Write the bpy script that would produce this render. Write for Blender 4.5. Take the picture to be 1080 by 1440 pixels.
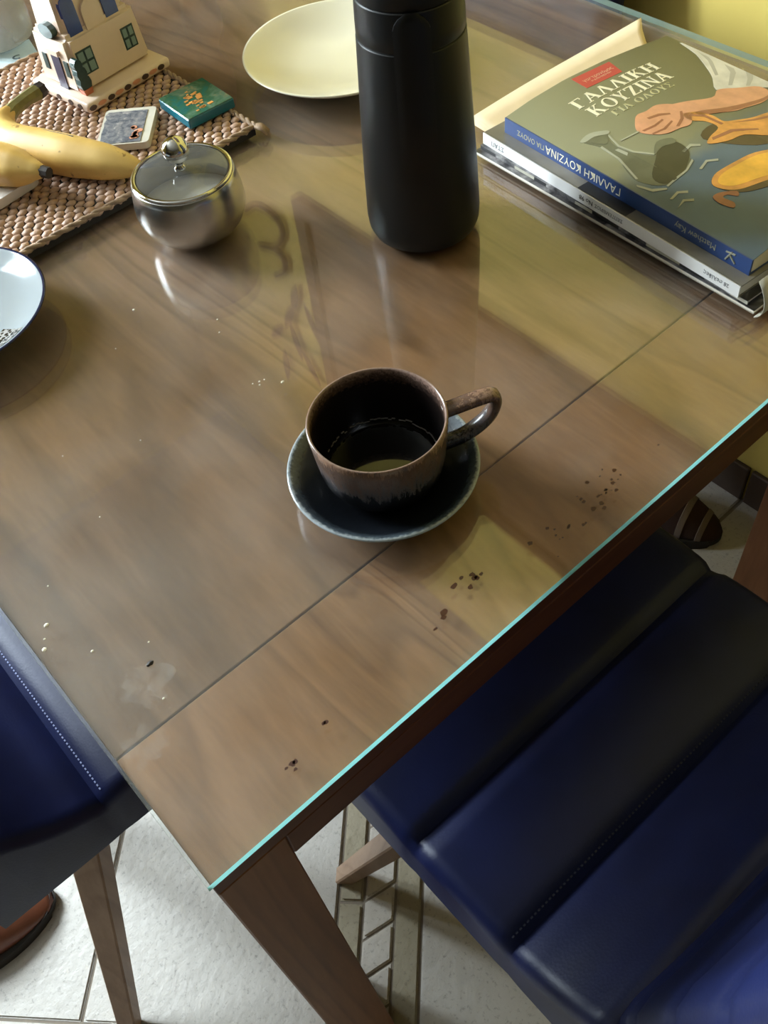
import bpy, bmesh, math, random
from mathutils import Vector, Matrix, noise as mnoise
random.seed(7)
for o in list(bpy.data.objects): bpy.data.objects.remove(o, do_unlink=True)
scene = bpy.context.scene
COL = scene.collection
Z0 = 0.76            # height of the glass surface above the floor

# ------------------------------------------------------------------ camera
cd = bpy.data.cameras.new('camera'); cam = bpy.data.objects.new('camera', cd); COL.objects.link(cam)
cd.sensor_fit = 'VERTICAL'; cd.sensor_height = 36.0; cd.lens = 1353.11/1440*36.0
cd.clip_start = 0.01
right = Vector((0.7451896, -0.6603865, -0.0926400)); down = Vector((-0.5714052, -0.5607194, -0.5992411)); fwd = Vector((0.3437857, 0.4994832, -0.7951905))
m3 = Matrix((right, -down, -fwd)).transposed()
cam.matrix_world = Matrix.Translation((0.0085961, -0.2063703, 0.52 + Z0)) @ m3.to_4x4()
scene.camera = cam

# ------------------------------------------------------------------ world, light, exposure
w = bpy.data.worlds.new('world'); scene.world = w; w.use_nodes = True
w.node_tree.nodes['Background'].inputs[0].default_value = (0.75, 0.87, 1.0, 1); w.node_tree.nodes['Background'].inputs[1].default_value = 1.0
scene.view_settings.view_transform = 'Standard'
scene.view_settings.look = 'None'
scene.view_settings.gamma = 1.0
scene.view_settings.use_curve_mapping = False
scene.view_settings.exposure = 1.2
scene.cycles.transparent_max_bounces = 32
def area_light(name, loc, rot, sx, sy, power, col):
    l = bpy.data.lights.new(name, 'AREA'); l.shape = 'RECTANGLE'; l.size = sx; l.size_y = sy; l.energy = power; l.color = col
    o = bpy.data.objects.new(name, l); COL.objects.link(o); o.location = loc; o.rotation_euler = rot
    return o
WX0, WX1, WZ0, WZ1, WY = -1.15, -0.20, 0.85, 2.60, 2.15
area_light('window_daylight', ((WX0+WX1)/2, WY+0.22, (WZ0+WZ1)/2), (math.radians(-90), 0, 0), WX1-WX0+.1, WZ1-WZ0+.1, 270, (0.84, 0.93, 1.0))

# ------------------------------------------------------------------ materials
def lin(c):
    return tuple((v/255/12.92 if v/255 <= 0.04045 else ((v/255+0.055)/1.055)**2.4) for v in c)
def c4(c, k=1.0):
    r = lin(c); return (min(1, r[0]*k), min(1, r[1]*k), min(1, r[2]*k), 1)
class NT:
    def __init__(s, name):
        s.m = bpy.data.materials.new(name); s.m.use_nodes = True; s.t = s.m.node_tree; s.t.nodes.clear()
        s.out = s.n('ShaderNodeOutputMaterial')
    def n(s, typ, ins=None, **props):
        nd = s.t.nodes.new(typ)
        for k, v in props.items(): setattr(nd, k, v)
        for k, v in (ins or {}).items():
            if hasattr(v, 'links') or isinstance(v, bpy.types.NodeSocket): s.t.links.new(v, nd.inputs[k])
            else: nd.inputs[k].default_value = v
        return nd
    def surf(s, sock): s.t.links.new(sock, s.out.inputs[0]); return s.m
    def bsdf(s, **ins):
        names = dict(col='Base Color', rough='Roughness', metal='Metallic', spec='Specular IOR Level', normal='Normal', coat='Coat Weight', coatr='Coat Roughness', trans='Transmission Weight', sss='Subsurface Weight', sheen='Sheen Weight')
        return s.n('ShaderNodeBsdfPrincipled', {names[k]: v for k, v in ins.items()})
    def ramp(s, fac, stops, interp='LINEAR'):
        r = s.n('ShaderNodeValToRGB', {0: fac}); r.color_ramp.interpolation = interp
        e = r.color_ramp.elements
        while len(e) < len(stops): e.new(0.5)
        for i, (p, c) in enumerate(stops): e[i].position = p; e[i].color = c
        return r.outputs[0]
    def mix(s, fac, a, b, blend='MIX'):
        nd = s.n('ShaderNodeMix', data_type='RGBA', blend_type=blend)
        for k, v in ((0, fac), (6, a), (7, b)):
            if isinstance(v, bpy.types.NodeSocket): s.t.links.new(v, nd.inputs[k])
            else: nd.inputs[k].default_value = v
        return nd.outputs[2]
    def math(s, op, a, b=0.0, clamp=False):
        nd = s.n('ShaderNodeMath', operation=op, use_clamp=clamp)
        for k, v in ((0, a), (1, b)):
            if isinstance(v, bpy.types.NodeSocket): s.t.links.new(v, nd.inputs[k])
            else: nd.inputs[k].default_value = v
        return nd.outputs[0]
    def pos(s, scale=(1, 1, 1), obj=True, rot=(0, 0, 0)):
        src = s.n('ShaderNodeTexCoord').outputs['Object'] if obj else s.n('ShaderNodeNewGeometry').outputs['Position']
        return s.n('ShaderNodeMapping', {0: src, 2: rot, 3: scale}).outputs[0]
    def noise(s, vec, scale, detail=3, rough=.55, dist=0):
        return s.n('ShaderNodeTexNoise', {'Vector': vec, 'Scale': scale, 'Detail': detail, 'Roughness': rough, 'Distortion': dist}).outputs[0]
    def bump(s, h, strength=.3, dist=.001):
        return s.n('ShaderNodeBump', {'Height': h, 'Strength': strength, 'Distance': dist}).outputs[0]
def mat(name, col, rough=.5, metal=0., spec=.5, var=0., vscale=30., stretch=(1, 1, 1), bump=0., bscale=200., bdist=.001, coat=0., world=False, sheen=0.):
    t = NT(name); c = c4(col)
    kw = dict(rough=rough, metal=metal, spec=spec, coat=coat, sheen=sheen)
    if var > 0:
        f = t.noise(t.pos(stretch, not world), vscale)
        kw['col'] = t.ramp(f, [(.25, c4(col, 1-var)), (.75, c4(col, 1+var))])
    else: kw['col'] = c
    if bump > 0: kw['normal'] = t.bump(t.noise(t.pos((1, 1, 1), not world), bscale, 2), bump, bdist)
    return t.surf(t.bsdf(**kw).outputs[0])
def wood(name, dark, mid, light, along=(1, .1, 1), scale=9., rough=.42, big=1.6, world=False, spec=.2):
    t = NT(name); p = t.pos(along, not world)
    warp = t.noise(p, big*2.2, 3)
    wp = t.n('ShaderNodeVectorMath', {0: p, 1: t.n('ShaderNodeCombineXYZ', {0: t.math('MULTIPLY', warp, .35), 1: t.math('MULTIPLY', warp, .2)}).outputs[0]}, operation='ADD').outputs[0]
    rings = t.math('FRACT', t.math('MULTIPLY', t.noise(wp, big*1.3, 2, .4), scale*3.6))
    rings = t.ramp(rings, [(0, (.05, .05, .05, 1)), (.18, (.78, .78, .78, 1)), (.7, (.62, .62, .62, 1)), (1, (.05, .05, .05, 1))])
    grain = t.noise(wp, scale*3.5, 4, .65); fine = t.noise(p, scale*16, 3, .7); broad = t.noise(p, big*1.7, 2)
    f = t.math('ADD', t.math('ADD', t.math('MULTIPLY', rings, .17), t.math('MULTIPLY', grain, .40)), t.math('ADD', t.math('MULTIPLY', fine, .18), t.math('MULTIPLY', broad, .42)))
    col = t.ramp(f, [(.34, c4(dark)), (.57, c4(mid)), (.80, c4(light))])
    return t.surf(t.bsdf(col=col, rough=rough, spec=spec, normal=t.bump(fine, .08, .0006)).outputs[0])

M = {}
M['wall'] = mat('olive_yellow_paint', (216, 192, 100), .8, var=.04, vscale=3, bump=.15, bscale=90, world=True)
M['cream'] = mat('darkened_wall_paint', (92, 82, 56), .85, var=.03, vscale=3, world=True)  # dark olive-brown on the unseen walls, darkened to cut bounced light
M['ceil'] = mat('ceiling_paint', (150, 146, 138), .9)
M['skirt'] = mat('brown_skirting_tile', (74, 58, 48), .45, var=.15, vscale=40)
M['grout'] = mat('floor_grout', (128, 117, 104), .9, var=.15, vscale=60)
def tile_mat(name, col, var):
    t = NT(name); p = t.pos((1, 1, 1), False)
    n1 = t.noise(p, 7, 3); n2 = t.noise(p, 160, 3, .7)
    c = t.mix(n1, c4(col, 1-var), c4(col, 1+var*.7))
    c = t.mix(t.ramp(n2, [(.56, (0, 0, 0, 1)), (.68, (.6, .6, .6, 1))]), c, c4((col[0]*.72, col[1]*.71, col[2]*.70)))
    return t.surf(t.bsdf(col=c, rough=.46, normal=t.bump(t.noise(p, 75, 4, .6), .6, .0022)).outputs[0])
M['tile'] = tile_mat('pale_stone_tile', (192, 186, 178), .14)
M['tile_strip'] = tile_mat('grey_beige_strip_tile', (158, 148, 126), .16)
M['tile_mid'] = tile_mat('light_strip_tile', (194, 186, 176), .10)
M['table_wood'] = wood('walnut_veneer', (74, 51, 34), (112, 81, 56), (146, 108, 78), (1, .13, 1), 9., .45, 2.0, True)
M['leaf_wood'] = wood('walnut_veneer_end_leaf', (88, 56, 34), (128, 90, 59), (160, 116, 80), (1, .16, 1), 8., .45, 2.6, True)
M['apron_wood'] = wood('walnut_apron', (58, 29, 17), (80, 43, 25), (100, 60, 36), (.12, 1, 1), 10, .5, 1.5)
M['leg_wood'] = wood('walnut_leg', (88, 54, 32), (116, 76, 48), (140, 98, 66), (1, 1, .1), 10, .5, 1.5)
M['chair_wood'] = wood('chair_leg_wood', (112, 86, 66), (138, 110, 88), (160, 132, 108), (1, 1, .1), 12, .4, 2)
M['cab_wood'] = wood('dark_cabinet_wood', (52, 34, 22), (72, 48, 32), (92, 64, 42), (1, 1, .12), 9, .5, 1.5)
def leather():
    t = NT('navy_leather'); p = t.pos()
    v = t.n('ShaderNodeTexVoronoi', {'Vector': p, 'Scale': 420.}).outputs['Distance']
    n = t.noise(p, 9, 3)
    return t.surf(t.bsdf(col=t.ramp(n, [(.3, c4((13, 18, 48))), (.7, c4((22, 30, 72)))]), rough=.45, spec=.27, normal=t.bump(v, .12, .0006)).outputs[0])
M['leather'] = leather()
M['stitch'] = mat('pale_stitch_thread', (120, 128, 165), .7)
M['stitch_dark'] = mat('navy_stitch_thread', (16, 20, 48), .7)
def glass_thin(name, tint, rough=.012, ior=1.5, haze=0.0):
    t = NT(name)
    bk = t.n('ShaderNodeNewGeometry').outputs['Backfacing']
    fr = t.n('ShaderNodeFresnel', {0: t.math('ADD', t.math('MULTIPLY', bk, 1/ior-ior), ior)}).outputs[0]
    tr = t.n('ShaderNodeBsdfTransparent', {0: tint}).outputs[0]
    gl = t.n('ShaderNodeBsdfGlossy', {'Color': (1, 1, 1, 1), 'Roughness': rough}).outputs[0]
    a = t.n('ShaderNodeMixShader', {0: fr, 1: tr, 2: gl}).outputs[0]
    if haze > 0:
        df = t.n('ShaderNodeBsdfDiffuse', {0: (.8, .8, .78, 1)}).outputs[0]
        nz = t.math('MULTIPLY', t.ramp(t.noise(t.pos((1, 1, 1), False), 6, 5, .65), [(.35, (0, 0, 0, 1)), (.75, (1, 1, 1, 1))]), haze)
        a = t.n('ShaderNodeMixShader', {0: nz, 1: a, 2: df}).outputs[0]
    return t.surf(a)
M['glass'] = glass_thin('table_glass', (.97, .985, .975, 1), .010, 1.52, .055)
M['pane'] = glass_thin('clear_pane', (.98, 1, 1, 1), .01)
M['lid_glass'] = glass_thin('lid_glass', (.90, .92, .91, 1), .02, 1.5, .12)
M['jar_glass'] = glass_thin('jar_glass', (.72, .73, .72, 1), .06, 1.6, .35)
def edge_glass():  # bright cyan colour stands in for daylight piped through the sheet
    t = NT('glass_edge_piped_light')
    a = t.n('ShaderNodeBsdfTranslucent', {0: (.36, .85, .83, 1)}).outputs[0]
    b = t.bsdf(col=(.27, .70, .68, 1), rough=.15, spec=.6).outputs[0]
    return t.surf(t.n('ShaderNodeMixShader', {0: .35, 1: b, 2: a}).outputs[0])
M['edge'] = edge_glass()
M['edge_dull'] = mat('grey_green_glass_edge', (120, 138, 124), .3)  # same glass edge, without the painted cyan light
def cup_glaze(inner=False):
    t = NT('brown_blue_reactive_glaze'); tc = t.pos()
    sx = t.n('ShaderNodeSeparateXYZ', {0: tc})
    streak = t.noise(t.pos((1, 1, .16)), 230, 4, .75); soft = t.noise(tc, 26, 2); spk = t.noise(tc, 700, 2, .6)
    h = t.math('ADD', sx.outputs[2], t.math('ADD', t.math('MULTIPLY', t.math('SUBTRACT', streak, .5), .052), t.math('MULTIPLY', t.math('SUBTRACT', soft, .5), .02)))
    f = t.math('DIVIDE', h, .065)
    col = t.ramp(f, [(.22, c4((10, 11, 14))), (.36, c4((24, 25, 30))), (.47, c4((88, 82, 82))), (.64, c4((98, 78, 68))), (.82, c4((88, 64, 50))), (.87, c4((126, 98, 80)))])
    col = t.mix(t.ramp(spk, [(.60, (0, 0, 0, 1)), (.68, (.7, .7, .7, 1))]), col, c4((60, 54, 52)))
    return t.surf(t.bsdf(col=col, rough=.24, spec=.5, normal=t.bump(soft, .1, .001)).outputs[0])
M['cup'] = cup_glaze()
def cup_inner():
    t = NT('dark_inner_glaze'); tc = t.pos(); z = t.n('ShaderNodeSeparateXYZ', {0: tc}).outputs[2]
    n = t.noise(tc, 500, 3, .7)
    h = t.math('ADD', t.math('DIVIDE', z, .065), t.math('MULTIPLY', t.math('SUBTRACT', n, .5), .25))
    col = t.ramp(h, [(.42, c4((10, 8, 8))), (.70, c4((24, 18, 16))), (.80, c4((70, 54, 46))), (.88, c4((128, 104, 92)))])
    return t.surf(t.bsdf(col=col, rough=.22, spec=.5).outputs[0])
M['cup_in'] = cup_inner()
def saucer_glaze():
    t = NT('blue_black_saucer_glaze'); tc = t.pos(); sep = t.n('ShaderNodeSeparateXYZ', {0: tc})
    r = t.math('SQRT', t.math('ADD', t.math('POWER', sep.outputs[0], 2.), t.math('POWER', sep.outputs[1], 2.)))
    n = t.noise(tc, 320, 4, .7)
    f = t.math('ADD', t.math('DIVIDE', r, .0658), t.math('MULTIPLY', t.math('SUBTRACT', n, .5), .12))
    col = t.ramp(f, [(.60, c4((10, 11, 14))), (.86, c4((20, 23, 28))), (.95, c4((58, 66, 72))), (.99, c4((140, 146, 148)))])
    return t.surf(t.bsdf(col=col, rough=.2, spec=.55).outputs[0])
M['saucer'] = saucer_glaze()
M['coffee'] = mat('black_coffee', (8, 5, 3), .05, spec=.5)
M['crema'] = mat('coffee_ring_residue', (92, 84, 80), .5, var=.4, vscale=900)
M['thermos'] = mat('matte_black_plastic', (13, 13, 13), .40, spec=.32, bump=.05, bscale=900, bdist=.0003)
M['thermos_dark'] = mat('black_gasket', (10, 10, 10), .5)
M['plate'] = mat('cream_porcelain', (228, 222, 200), .22, spec=.5, var=.02, vscale=12)
M['steel'] = mat('brushed_steel', (190, 186, 182), .24, 1.0, var=.06, vscale=14, stretch=(1, 1, 14))
M['steel_pol'] = mat('polished_steel', (205, 203, 200), .08, 1.0)
M['sugar'] = mat('sugar', (196, 192, 184), .9, bump=.5, bscale=1400)
def banana():
    t = NT('banana_skin'); p = t.pos()
    n = t.noise(p, 26, 3); s = t.noise(t.pos((1, 1, 1)), 120, 2, .5)
    col = t.ramp(n, [(.25, c4((196, 156, 80))), (.75, c4((222, 186, 110)))])
    col = t.mix(t.ramp(s, [(.68, (0, 0, 0, 1)), (.74, (.75, .75, .75, 1))]), col, c4((120, 82, 36)))
    return t.surf(t.bsdf(col=col, rough=.45, spec=.35).outputs[0])
M['banana'] = banana()
M['banana_stem'] = mat('banana_stem_green', (112, 104, 52), .6, var=.3, vscale=120)
M['banana_tip'] = mat('banana_black_tip', (42, 32, 26), .7, var=.3, vscale=300)
M['straw'] = mat('water_hyacinth_braid', (180, 147, 124), .6, var=.28, vscale=90, bump=.3, bscale=500)
M['straw_edge'] = mat('mat_binding_cord', (150, 124, 98), .7, var=.3, vscale=160, bump=.4, bscale=600)
M['mat_under'] = mat('mat_backing_edge_shade', (40, 34, 28), .9)  # dark underside; its tone also carries the shade along the mat edge
M['ceramic'] = mat('white_ceramic', (216, 193, 174), .25, var=.04, vscale=40)
M['blue'] = mat('cobalt_blue_glaze', (44, 66, 140), .15, var=.2, vscale=60)
M['dkgreen'] = mat('dark_green_paint', (42, 62, 58), .35, var=.25, vscale=300)
M['win_pane'] = mat('grey_green_pane', (118, 140, 138), .3)
M['purple'] = mat('dark_violet_paint', (50, 44, 66), .35)
M['stone'] = mat('brown_stone_dot', (72, 54, 46), .4)
M['pink'] = mat('salmon_paint', (206, 142, 112), .4)
M['terracotta'] = mat('terracotta_paint', (190, 110, 82), .45)
def picture(name, cols, scale, rough=.3):
    t = NT(name); n = t.noise(t.pos(), scale, 4, .6, .5)
    k = len(cols); st = [(.28 + .44*i/(k-1), c4(c)) for i, c in enumerate(cols)]
    return t.surf(t.bsdf(col=t.ramp(n, st), rough=rough).outputs[0])
M['teal_pic'] = picture('teal_landscape_print', [(28, 72, 78), (40, 96, 88), (58, 92, 62), (84, 112, 92), (150, 132, 88)], 55, .15)
M['teal_side'] = mat('teal_resin_side', (22, 96, 112), .25)
M['grey_pic'] = picture('grey_harbour_print', [(52, 58, 70), (84, 88, 98), (112, 114, 120), (140, 136, 136), (190, 184, 180)], 150)
M['stonewhite'] = mat('pale_stone_plaque', (196, 190, 176), .5, var=.05, vscale=80)
M['white_mag'] = mat('white_resin', (222, 214, 206), .4)
M['red_print'] = mat('brick_red_print', (150, 70, 62), .4, var=.3, vscale=90)
M['dish'] = mat('white_enamel', (146, 153, 157), .1, spec=.6)
M['dish_rim'] = mat('navy_enamel_rim', (26, 32, 66), .2)
def speckle():
    t = NT('black_white_pattern'); v = t.n('ShaderNodeTexVoronoi', {'Vector': t.pos(), 'Scale': 260.}).outputs['Distance']
    return t.surf(t.bsdf(col=t.ramp(v, [(.42, c4((20, 20, 22))), (.52, c4((150, 148, 144)))]), rough=.2).outputs[0])
M['speckle'] = speckle()
M['note'] = mat('pale_blue_banknote_paper', (172, 190, 196), .8, var=.14, vscale=60)
M['note_ink'] = mat('slate_blue_ink', (66, 84, 92), .8)
M['slipper'] = mat('brown_slipper_leather', (112, 64, 44), .4, var=.15, vscale=60)
M['sole'] = mat('black_rubber_sole', (34, 28, 22), .7)
M['slip2'] = mat('dark_brown_knit', (54, 32, 24), .9, bump=.5, bscale=500)
M['stripe'] = mat('grey_knit_stripe', (120, 104, 92), .9, bump=.5, bscale=500)
M['dirt'] = mat('dried_coffee', (62, 30, 13), .35)
M['crumb'] = mat('pale_crumb', (240, 232, 214), .7)
M['bug'] = mat('dark_crumb', (34, 26, 20), .7)
def mark(name, a):
    t = NT(name); n = t.noise(t.pos(), 90, 4, .7)
    f = t.math('MULTIPLY', t.ramp(n, [(.35, (0, 0, 0, 1)), (.7, (1, 1, 1, 1))]), a)
    return t.surf(t.n('ShaderNodeMixShader', {0: f, 1: t.n('ShaderNodeBsdfTransparent').outputs[0], 2: t.n('ShaderNodeBsdfDiffuse', {0: (.8, .8, .78, 1)}).outputs[0]}).outputs[0])
M['mark'] = mark('dried_water_film', .10)
M['frame_white'] = mat('white_window_frame', (226, 226, 222), .4)
M['frame_dark'] = mat('dark_picture_frame', (58, 36, 24), .45, var=.2, vscale=30)
M['canvas'] = picture('brown_abstract_canvas', [(60, 40, 30), (84, 56, 40), (98, 70, 48), (120, 98, 62)], 3.0, .6)
M['iron'] = mat('dark_wrought_iron', (46, 40, 30), .6)
M['jug'] = mat('brown_ceramic', (84, 62, 44), .35)
M['paper'] = mat('page_block', (222, 214, 200), .8, var=.06, vscale=300, stretch=(1, 1, 40))
M['white_spine'] = mat('white_spine', (226, 224, 222), .35)
M['blue_spine'] = mat('blue_spine', (46, 70, 120), .35)
M['cream_print'] = mat('cream_lettering', (236, 226, 196), .5)
M['pale_print'] = mat('pale_olive_lettering', (190, 182, 140), .5)
M['red_label'] = mat('red_label', (188, 66, 62), .4)
M['grey_print'] = mat('grey_lettering', (110, 110, 112), .5)
M['black_print'] = mat('black_print', (34, 32, 32), .4)
M['kraft'] = mat('beige_newsprint', (224, 202, 166), .8, var=.05, vscale=30)
M['mag_cover'] = picture('black_and_white_magazine_print', [(26, 24, 26), (44, 42, 44), (120, 116, 116), (196, 192, 186)], 40)
M['grey_cover'] = picture('grey_brown_cover', [(88, 84, 76), (112, 106, 96), (150, 144, 132)], 8)
M['grey_page'] = mat('grey_beige_page', (176, 170, 154), .7, var=.06, vscale=40)
def cover():
    t = NT('cookbook_cover_background'); sep = t.n('ShaderNodeSeparateXYZ', {0: t.pos()})
    n = t.noise(t.pos(), 22, 4)
    v = t.math('ADD', t.math('MULTIPLY', sep.outputs[1], -1/.276), t.math('MULTIPLY', t.math('SUBTRACT', n, .5), .16))
    u = t.math('DIVIDE', sep.outputs[0], .2065)
    top = t.mix(u, c4((142, 140, 112)), c4((84, 80, 54)))
    vv = t.math('ADD', v, t.math('MULTIPLY', u, -.02))
    f = t.ramp(vv, [(.48, (0, 0, 0, 1)), (.62, (1, 1, 1, 1))])
    blue = t.mix(t.noise(t.pos(), 14, 3), c4((52, 66, 78)), c4((92, 112, 128)))
    return t.surf(t.bsdf(col=t.mix(f, top, blue), rough=.28, spec=.45).outputs[0])
M['cover'] = cover()
M['skin'] = mat('printed_skin_tone', (206, 146, 112), .3, var=.18, vscale=60)
M['skin_sh'] = mat('printed_skin_shadow', (150, 92, 66), .3, var=.15, vscale=60)
M['linen'] = mat('printed_white_linen', (202, 196, 184), .3, var=.2, vscale=50)
M['crust'] = mat('printed_golden_crust', (206, 142, 72), .3, var=.3, vscale=60)
M['pie'] = mat('printed_yellow_filling', (228, 170, 66), .3, var=.2, vscale=60)
M['brown_pr'] = mat('printed_dark_brown', (74, 58, 40), .3, var=.25, vscale=40)
M['glass_pr'] = mat('printed_grey_green_glass', (98, 98, 78), .28, var=.2, vscale=50)
M['dark_pr'] = mat('printed_dark_liquid', (54, 52, 40), .28, var=.15, vscale=50)
M['hi_pr'] = mat('printed_glass_highlight', (160, 158, 138), .28)

# ------------------------------------------------------------------ mesh helpers
def setp(o, label=None, cat=None, group=None, kind=None):
    if label: o['label'] = label
    if cat: o['category'] = cat
    if group: o['group'] = group
    if kind: o['kind'] = kind
    return o
def empty(name, loc=(0, 0, 0), rz=0., **kw):
    o = bpy.data.objects.new(name, None); COL.objects.link(o); o.location = loc; o.rotation_euler = (0, 0, rz); o.empty_display_size = .02
    return setp(o, **kw)
def link(name, bm, mats, parent=None, smooth=False, loc=None, rz=None, **kw):
    bmesh.ops.recalc_face_normals(bm, faces=bm.faces[:])
    me = bpy.data.meshes.new(name); bm.to_mesh(me); bm.free()
    for m in (mats if isinstance(mats, (list, tuple)) else [mats]): me.materials.append(M[m] if isinstance(m, str) else m)
    if smooth:
        for p in me.polygons: p.use_smooth = True
        if smooth is not True: me.set_sharp_from_angle(angle=math.radians(smooth))
    o = bpy.data.objects.new(name, me); COL.objects.link(o)
    if parent: o.parent = parent
    if loc is not None: o.location = loc
    if rz is not None: o.rotation_euler = (0, 0, rz)
    return setp(o, **kw)
def box(bm, x0, x1, y0, y1, z0, z1, bev=0., seg=1, mi=0):
    vs = [bm.verts.new(p) for p in ((x0, y0, z0), (x1, y0, z0), (x1, y1, z0), (x0, y1, z0), (x0, y0, z1), (x1, y0, z1), (x1, y1, z1), (x0, y1, z1))]
    fs = [bm.faces.new([vs[i] for i in f]) for f in ((0, 3, 2, 1), (4, 5, 6, 7), (0, 1, 5, 4), (1, 2, 6, 5), (2, 3, 7, 6), (3, 0, 4, 7))]
    for f in fs: f.material_index = mi
    if bev > 0:
        es = list({e for f in fs for e in f.edges})
        bmesh.ops.bevel(bm, geom=es, offset=bev, segments=seg, affect='EDGES', profile=.5)
    return vs
def B(*a, **k):
    bm = bmesh.new(); box(bm, *a, **k); return bm
def lathe(bm, prof, n=48, cx=0, cy=0, mis=None, close=True):
    rings = []
    for r, z in prof:
        if r < 1e-6: rings.append([bm.verts.new((cx, cy, z))])
        else: rings.append([bm.verts.new((cx+r*math.cos(2*math.pi*i/n), cy+r*math.sin(2*math.pi*i/n), z)) for i in range(n)])
    for k in range(len(rings)-1):
        a, b = rings[k], rings[k+1]; mi = mis[k] if mis else 0
        for i in range(n):
            j = (i+1) % n
            if len(a) == 1 and len(b) == 1: continue
            if len(a) == 1: f = bm.faces.new((a[0], b[j], b[i]))
            elif len(b) == 1: f = bm.faces.new((a[i], a[j], b[0]))
            else: f = bm.faces.new((a[i], a[j], b[j], b[i]))
            f.material_index = mi
    return rings
def LA(prof, n=48, **k):
    bm = bmesh.new(); lathe(bm, prof, n, **k); return bm
def frames(pts):
    T = []
    for i in range(len(pts)):
        a = pts[max(i-1, 0)]; b = pts[min(i+1, len(pts)-1)]; T.append((b-a).normalized())
    up = Vector((0, 0, 1)) if abs(T[0].z) < .9 else Vector((1, 0, 0))
    N = [(up - T[0]*up.dot(T[0])).normalized()]
    for i in range(1, len(pts)):
        v = N[-1] - T[i]*N[-1].dot(T[i]); N.append(v.normalized() if v.length > 1e-6 else N[-1])
    return T, N
def tube(bm, pts, rad, n=10, flat=1.0, mi=0, power=1.0, caps=True):
    pts = [Vector(p) for p in pts]; T, N = frames(pts); rings = []
    for i, p in enumerate(pts):
        r = rad[i] if isinstance(rad, (list, tuple)) else rad
        bn = T[i].cross(N[i]); ring = []
        for k in range(n):
            a = 2*math.pi*k/n; ca, sa = math.cos(a), math.sin(a)
            ca = math.copysign(abs(ca)**power, ca); sa = math.copysign(abs(sa)**power, sa)
            ring.append(bm.verts.new(p + N[i]*(ca*r*flat) + bn*(sa*r)))
        rings.append(ring)
    for a, b in zip(rings, rings[1:]):
        for k in range(n):
            f = bm.faces.new((a[k], a[(k+1) % n], b[(k+1) % n], b[k])); f.material_index = mi
    if caps:
        for rg in (rings[0], rings[-1]):
            f = bm.faces.new(rg); f.material_index = mi
    return rings
def TU(pts, rad, **k):
    bm = bmesh.new(); tube(bm, pts, rad, **k); return bm
def spline(pts, n=6):
    P = [Vector(p) for p in pts]; out = []
    for i in range(len(P)-1):
        p0, p1, p2, p3 = P[max(i-1, 0)], P[i], P[i+1], P[min(i+2, len(P)-1)]
        for k in range(n):
            t = k/n
            out.append(.5*((2*p1) + (p2-p0)*t + (2*p0-5*p1+4*p2-p3)*t*t + (3*p1-p0-3*p2+p3)*t**3))
    out.append(P[-1]); return out
def lerp_list(vals, n):
    out = []
    for i in range(len(vals)-1):
        for k in range(n): out.append(vals[i]+(vals[i+1]-vals[i])*k/n)
    out.append(vals[-1]); return out
def prism(bm, poly, z0, z1, mi=0):
    lo = [bm.verts.new((x, y, z0)) for x, y in poly]; hi = [bm.verts.new((x, y, z1)) for x, y in poly]
    fs = [bm.faces.new(hi), bm.faces.new(lo[::-1])]
    for i in range(len(poly)):
        j = (i+1) % len(poly); fs.append(bm.faces.new((lo[i], lo[j], hi[j], hi[i])))
    for f in fs: f.material_index = mi
    return fs
def PR(poly, z0, z1):
    bm = bmesh.new(); prism(bm, poly, z0, z1); return bm
def clip(poly, nx, ny, d):      # keep nx*x+ny*y <= d
    out = []
    for i in range(len(poly)):
        a, b = poly[i], poly[(i+1) % len(poly)]; fa = nx*a[0]+ny*a[1]-d; fb = nx*b[0]+ny*b[1]-d
        if fa <= 0: out.append(a)
        if (fa < 0 < fb) or (fb < 0 < fa):
            t = fa/(fa-fb); out.append((a[0]+(b[0]-a[0])*t, a[1]+(b[1]-a[1])*t))
    return out
def rrect(w, h, r, n=4, cx=0, cy=0):
    pts = []
    for sx, sy, a0 in ((1, 1, 0), (-1, 1, 90), (-1, -1, 180), (1, -1, 270)):
        for k in range(n+1):
            a = math.radians(a0+90*k/n); pts.append((cx+sx*(w/2-r)+r*math.cos(a), cy+sy*(h/2-r)+r*math.sin(a)))
    return pts
def copy_tree(o, parent=None):
    c = o.copy(); COL.objects.link(c); c.parent = parent
    for ch in list(o.children): copy_tree(ch, c)
    return c

# ------------------------------------------------------------------ room shell
XW = 0.992; XL = -4.2; YB = WY; YF = -4.0; H = 2.75
floor = link('floor', B(XL, XW, YF, YB, -.10, -.003), 'grout', kind='structure')
wr = link('wall_right', B(XW, XW+.12, YF-.12, YB+.12, -.1, H), 'wall', kind='structure')
link('wall_left', B(XL-.12, XL, YF-.12, YB+.12, -.1, H), 'cream', kind='structure')
link('wall_front', B(XL, XW, YF-.12, YF, -.1, H), 'cream', kind='structure')
bm = bmesh.new()
box(bm, XL, WX0, YB, YB+.12, -.1, H); box(bm, WX1, XW, YB, YB+.12, -.1, H); box(bm, WX0, WX1, YB, YB+.12, -.1, WZ0); box(bm, WX0, WX1, YB, YB+.12, WZ1, H)
link('wall_back', bm, 'wall', kind='structure')
link('ceiling', B(XL-.12, XW+.12, YF-.12, YB+.12, H, H+.1), 'ceil', kind='structure')
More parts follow.
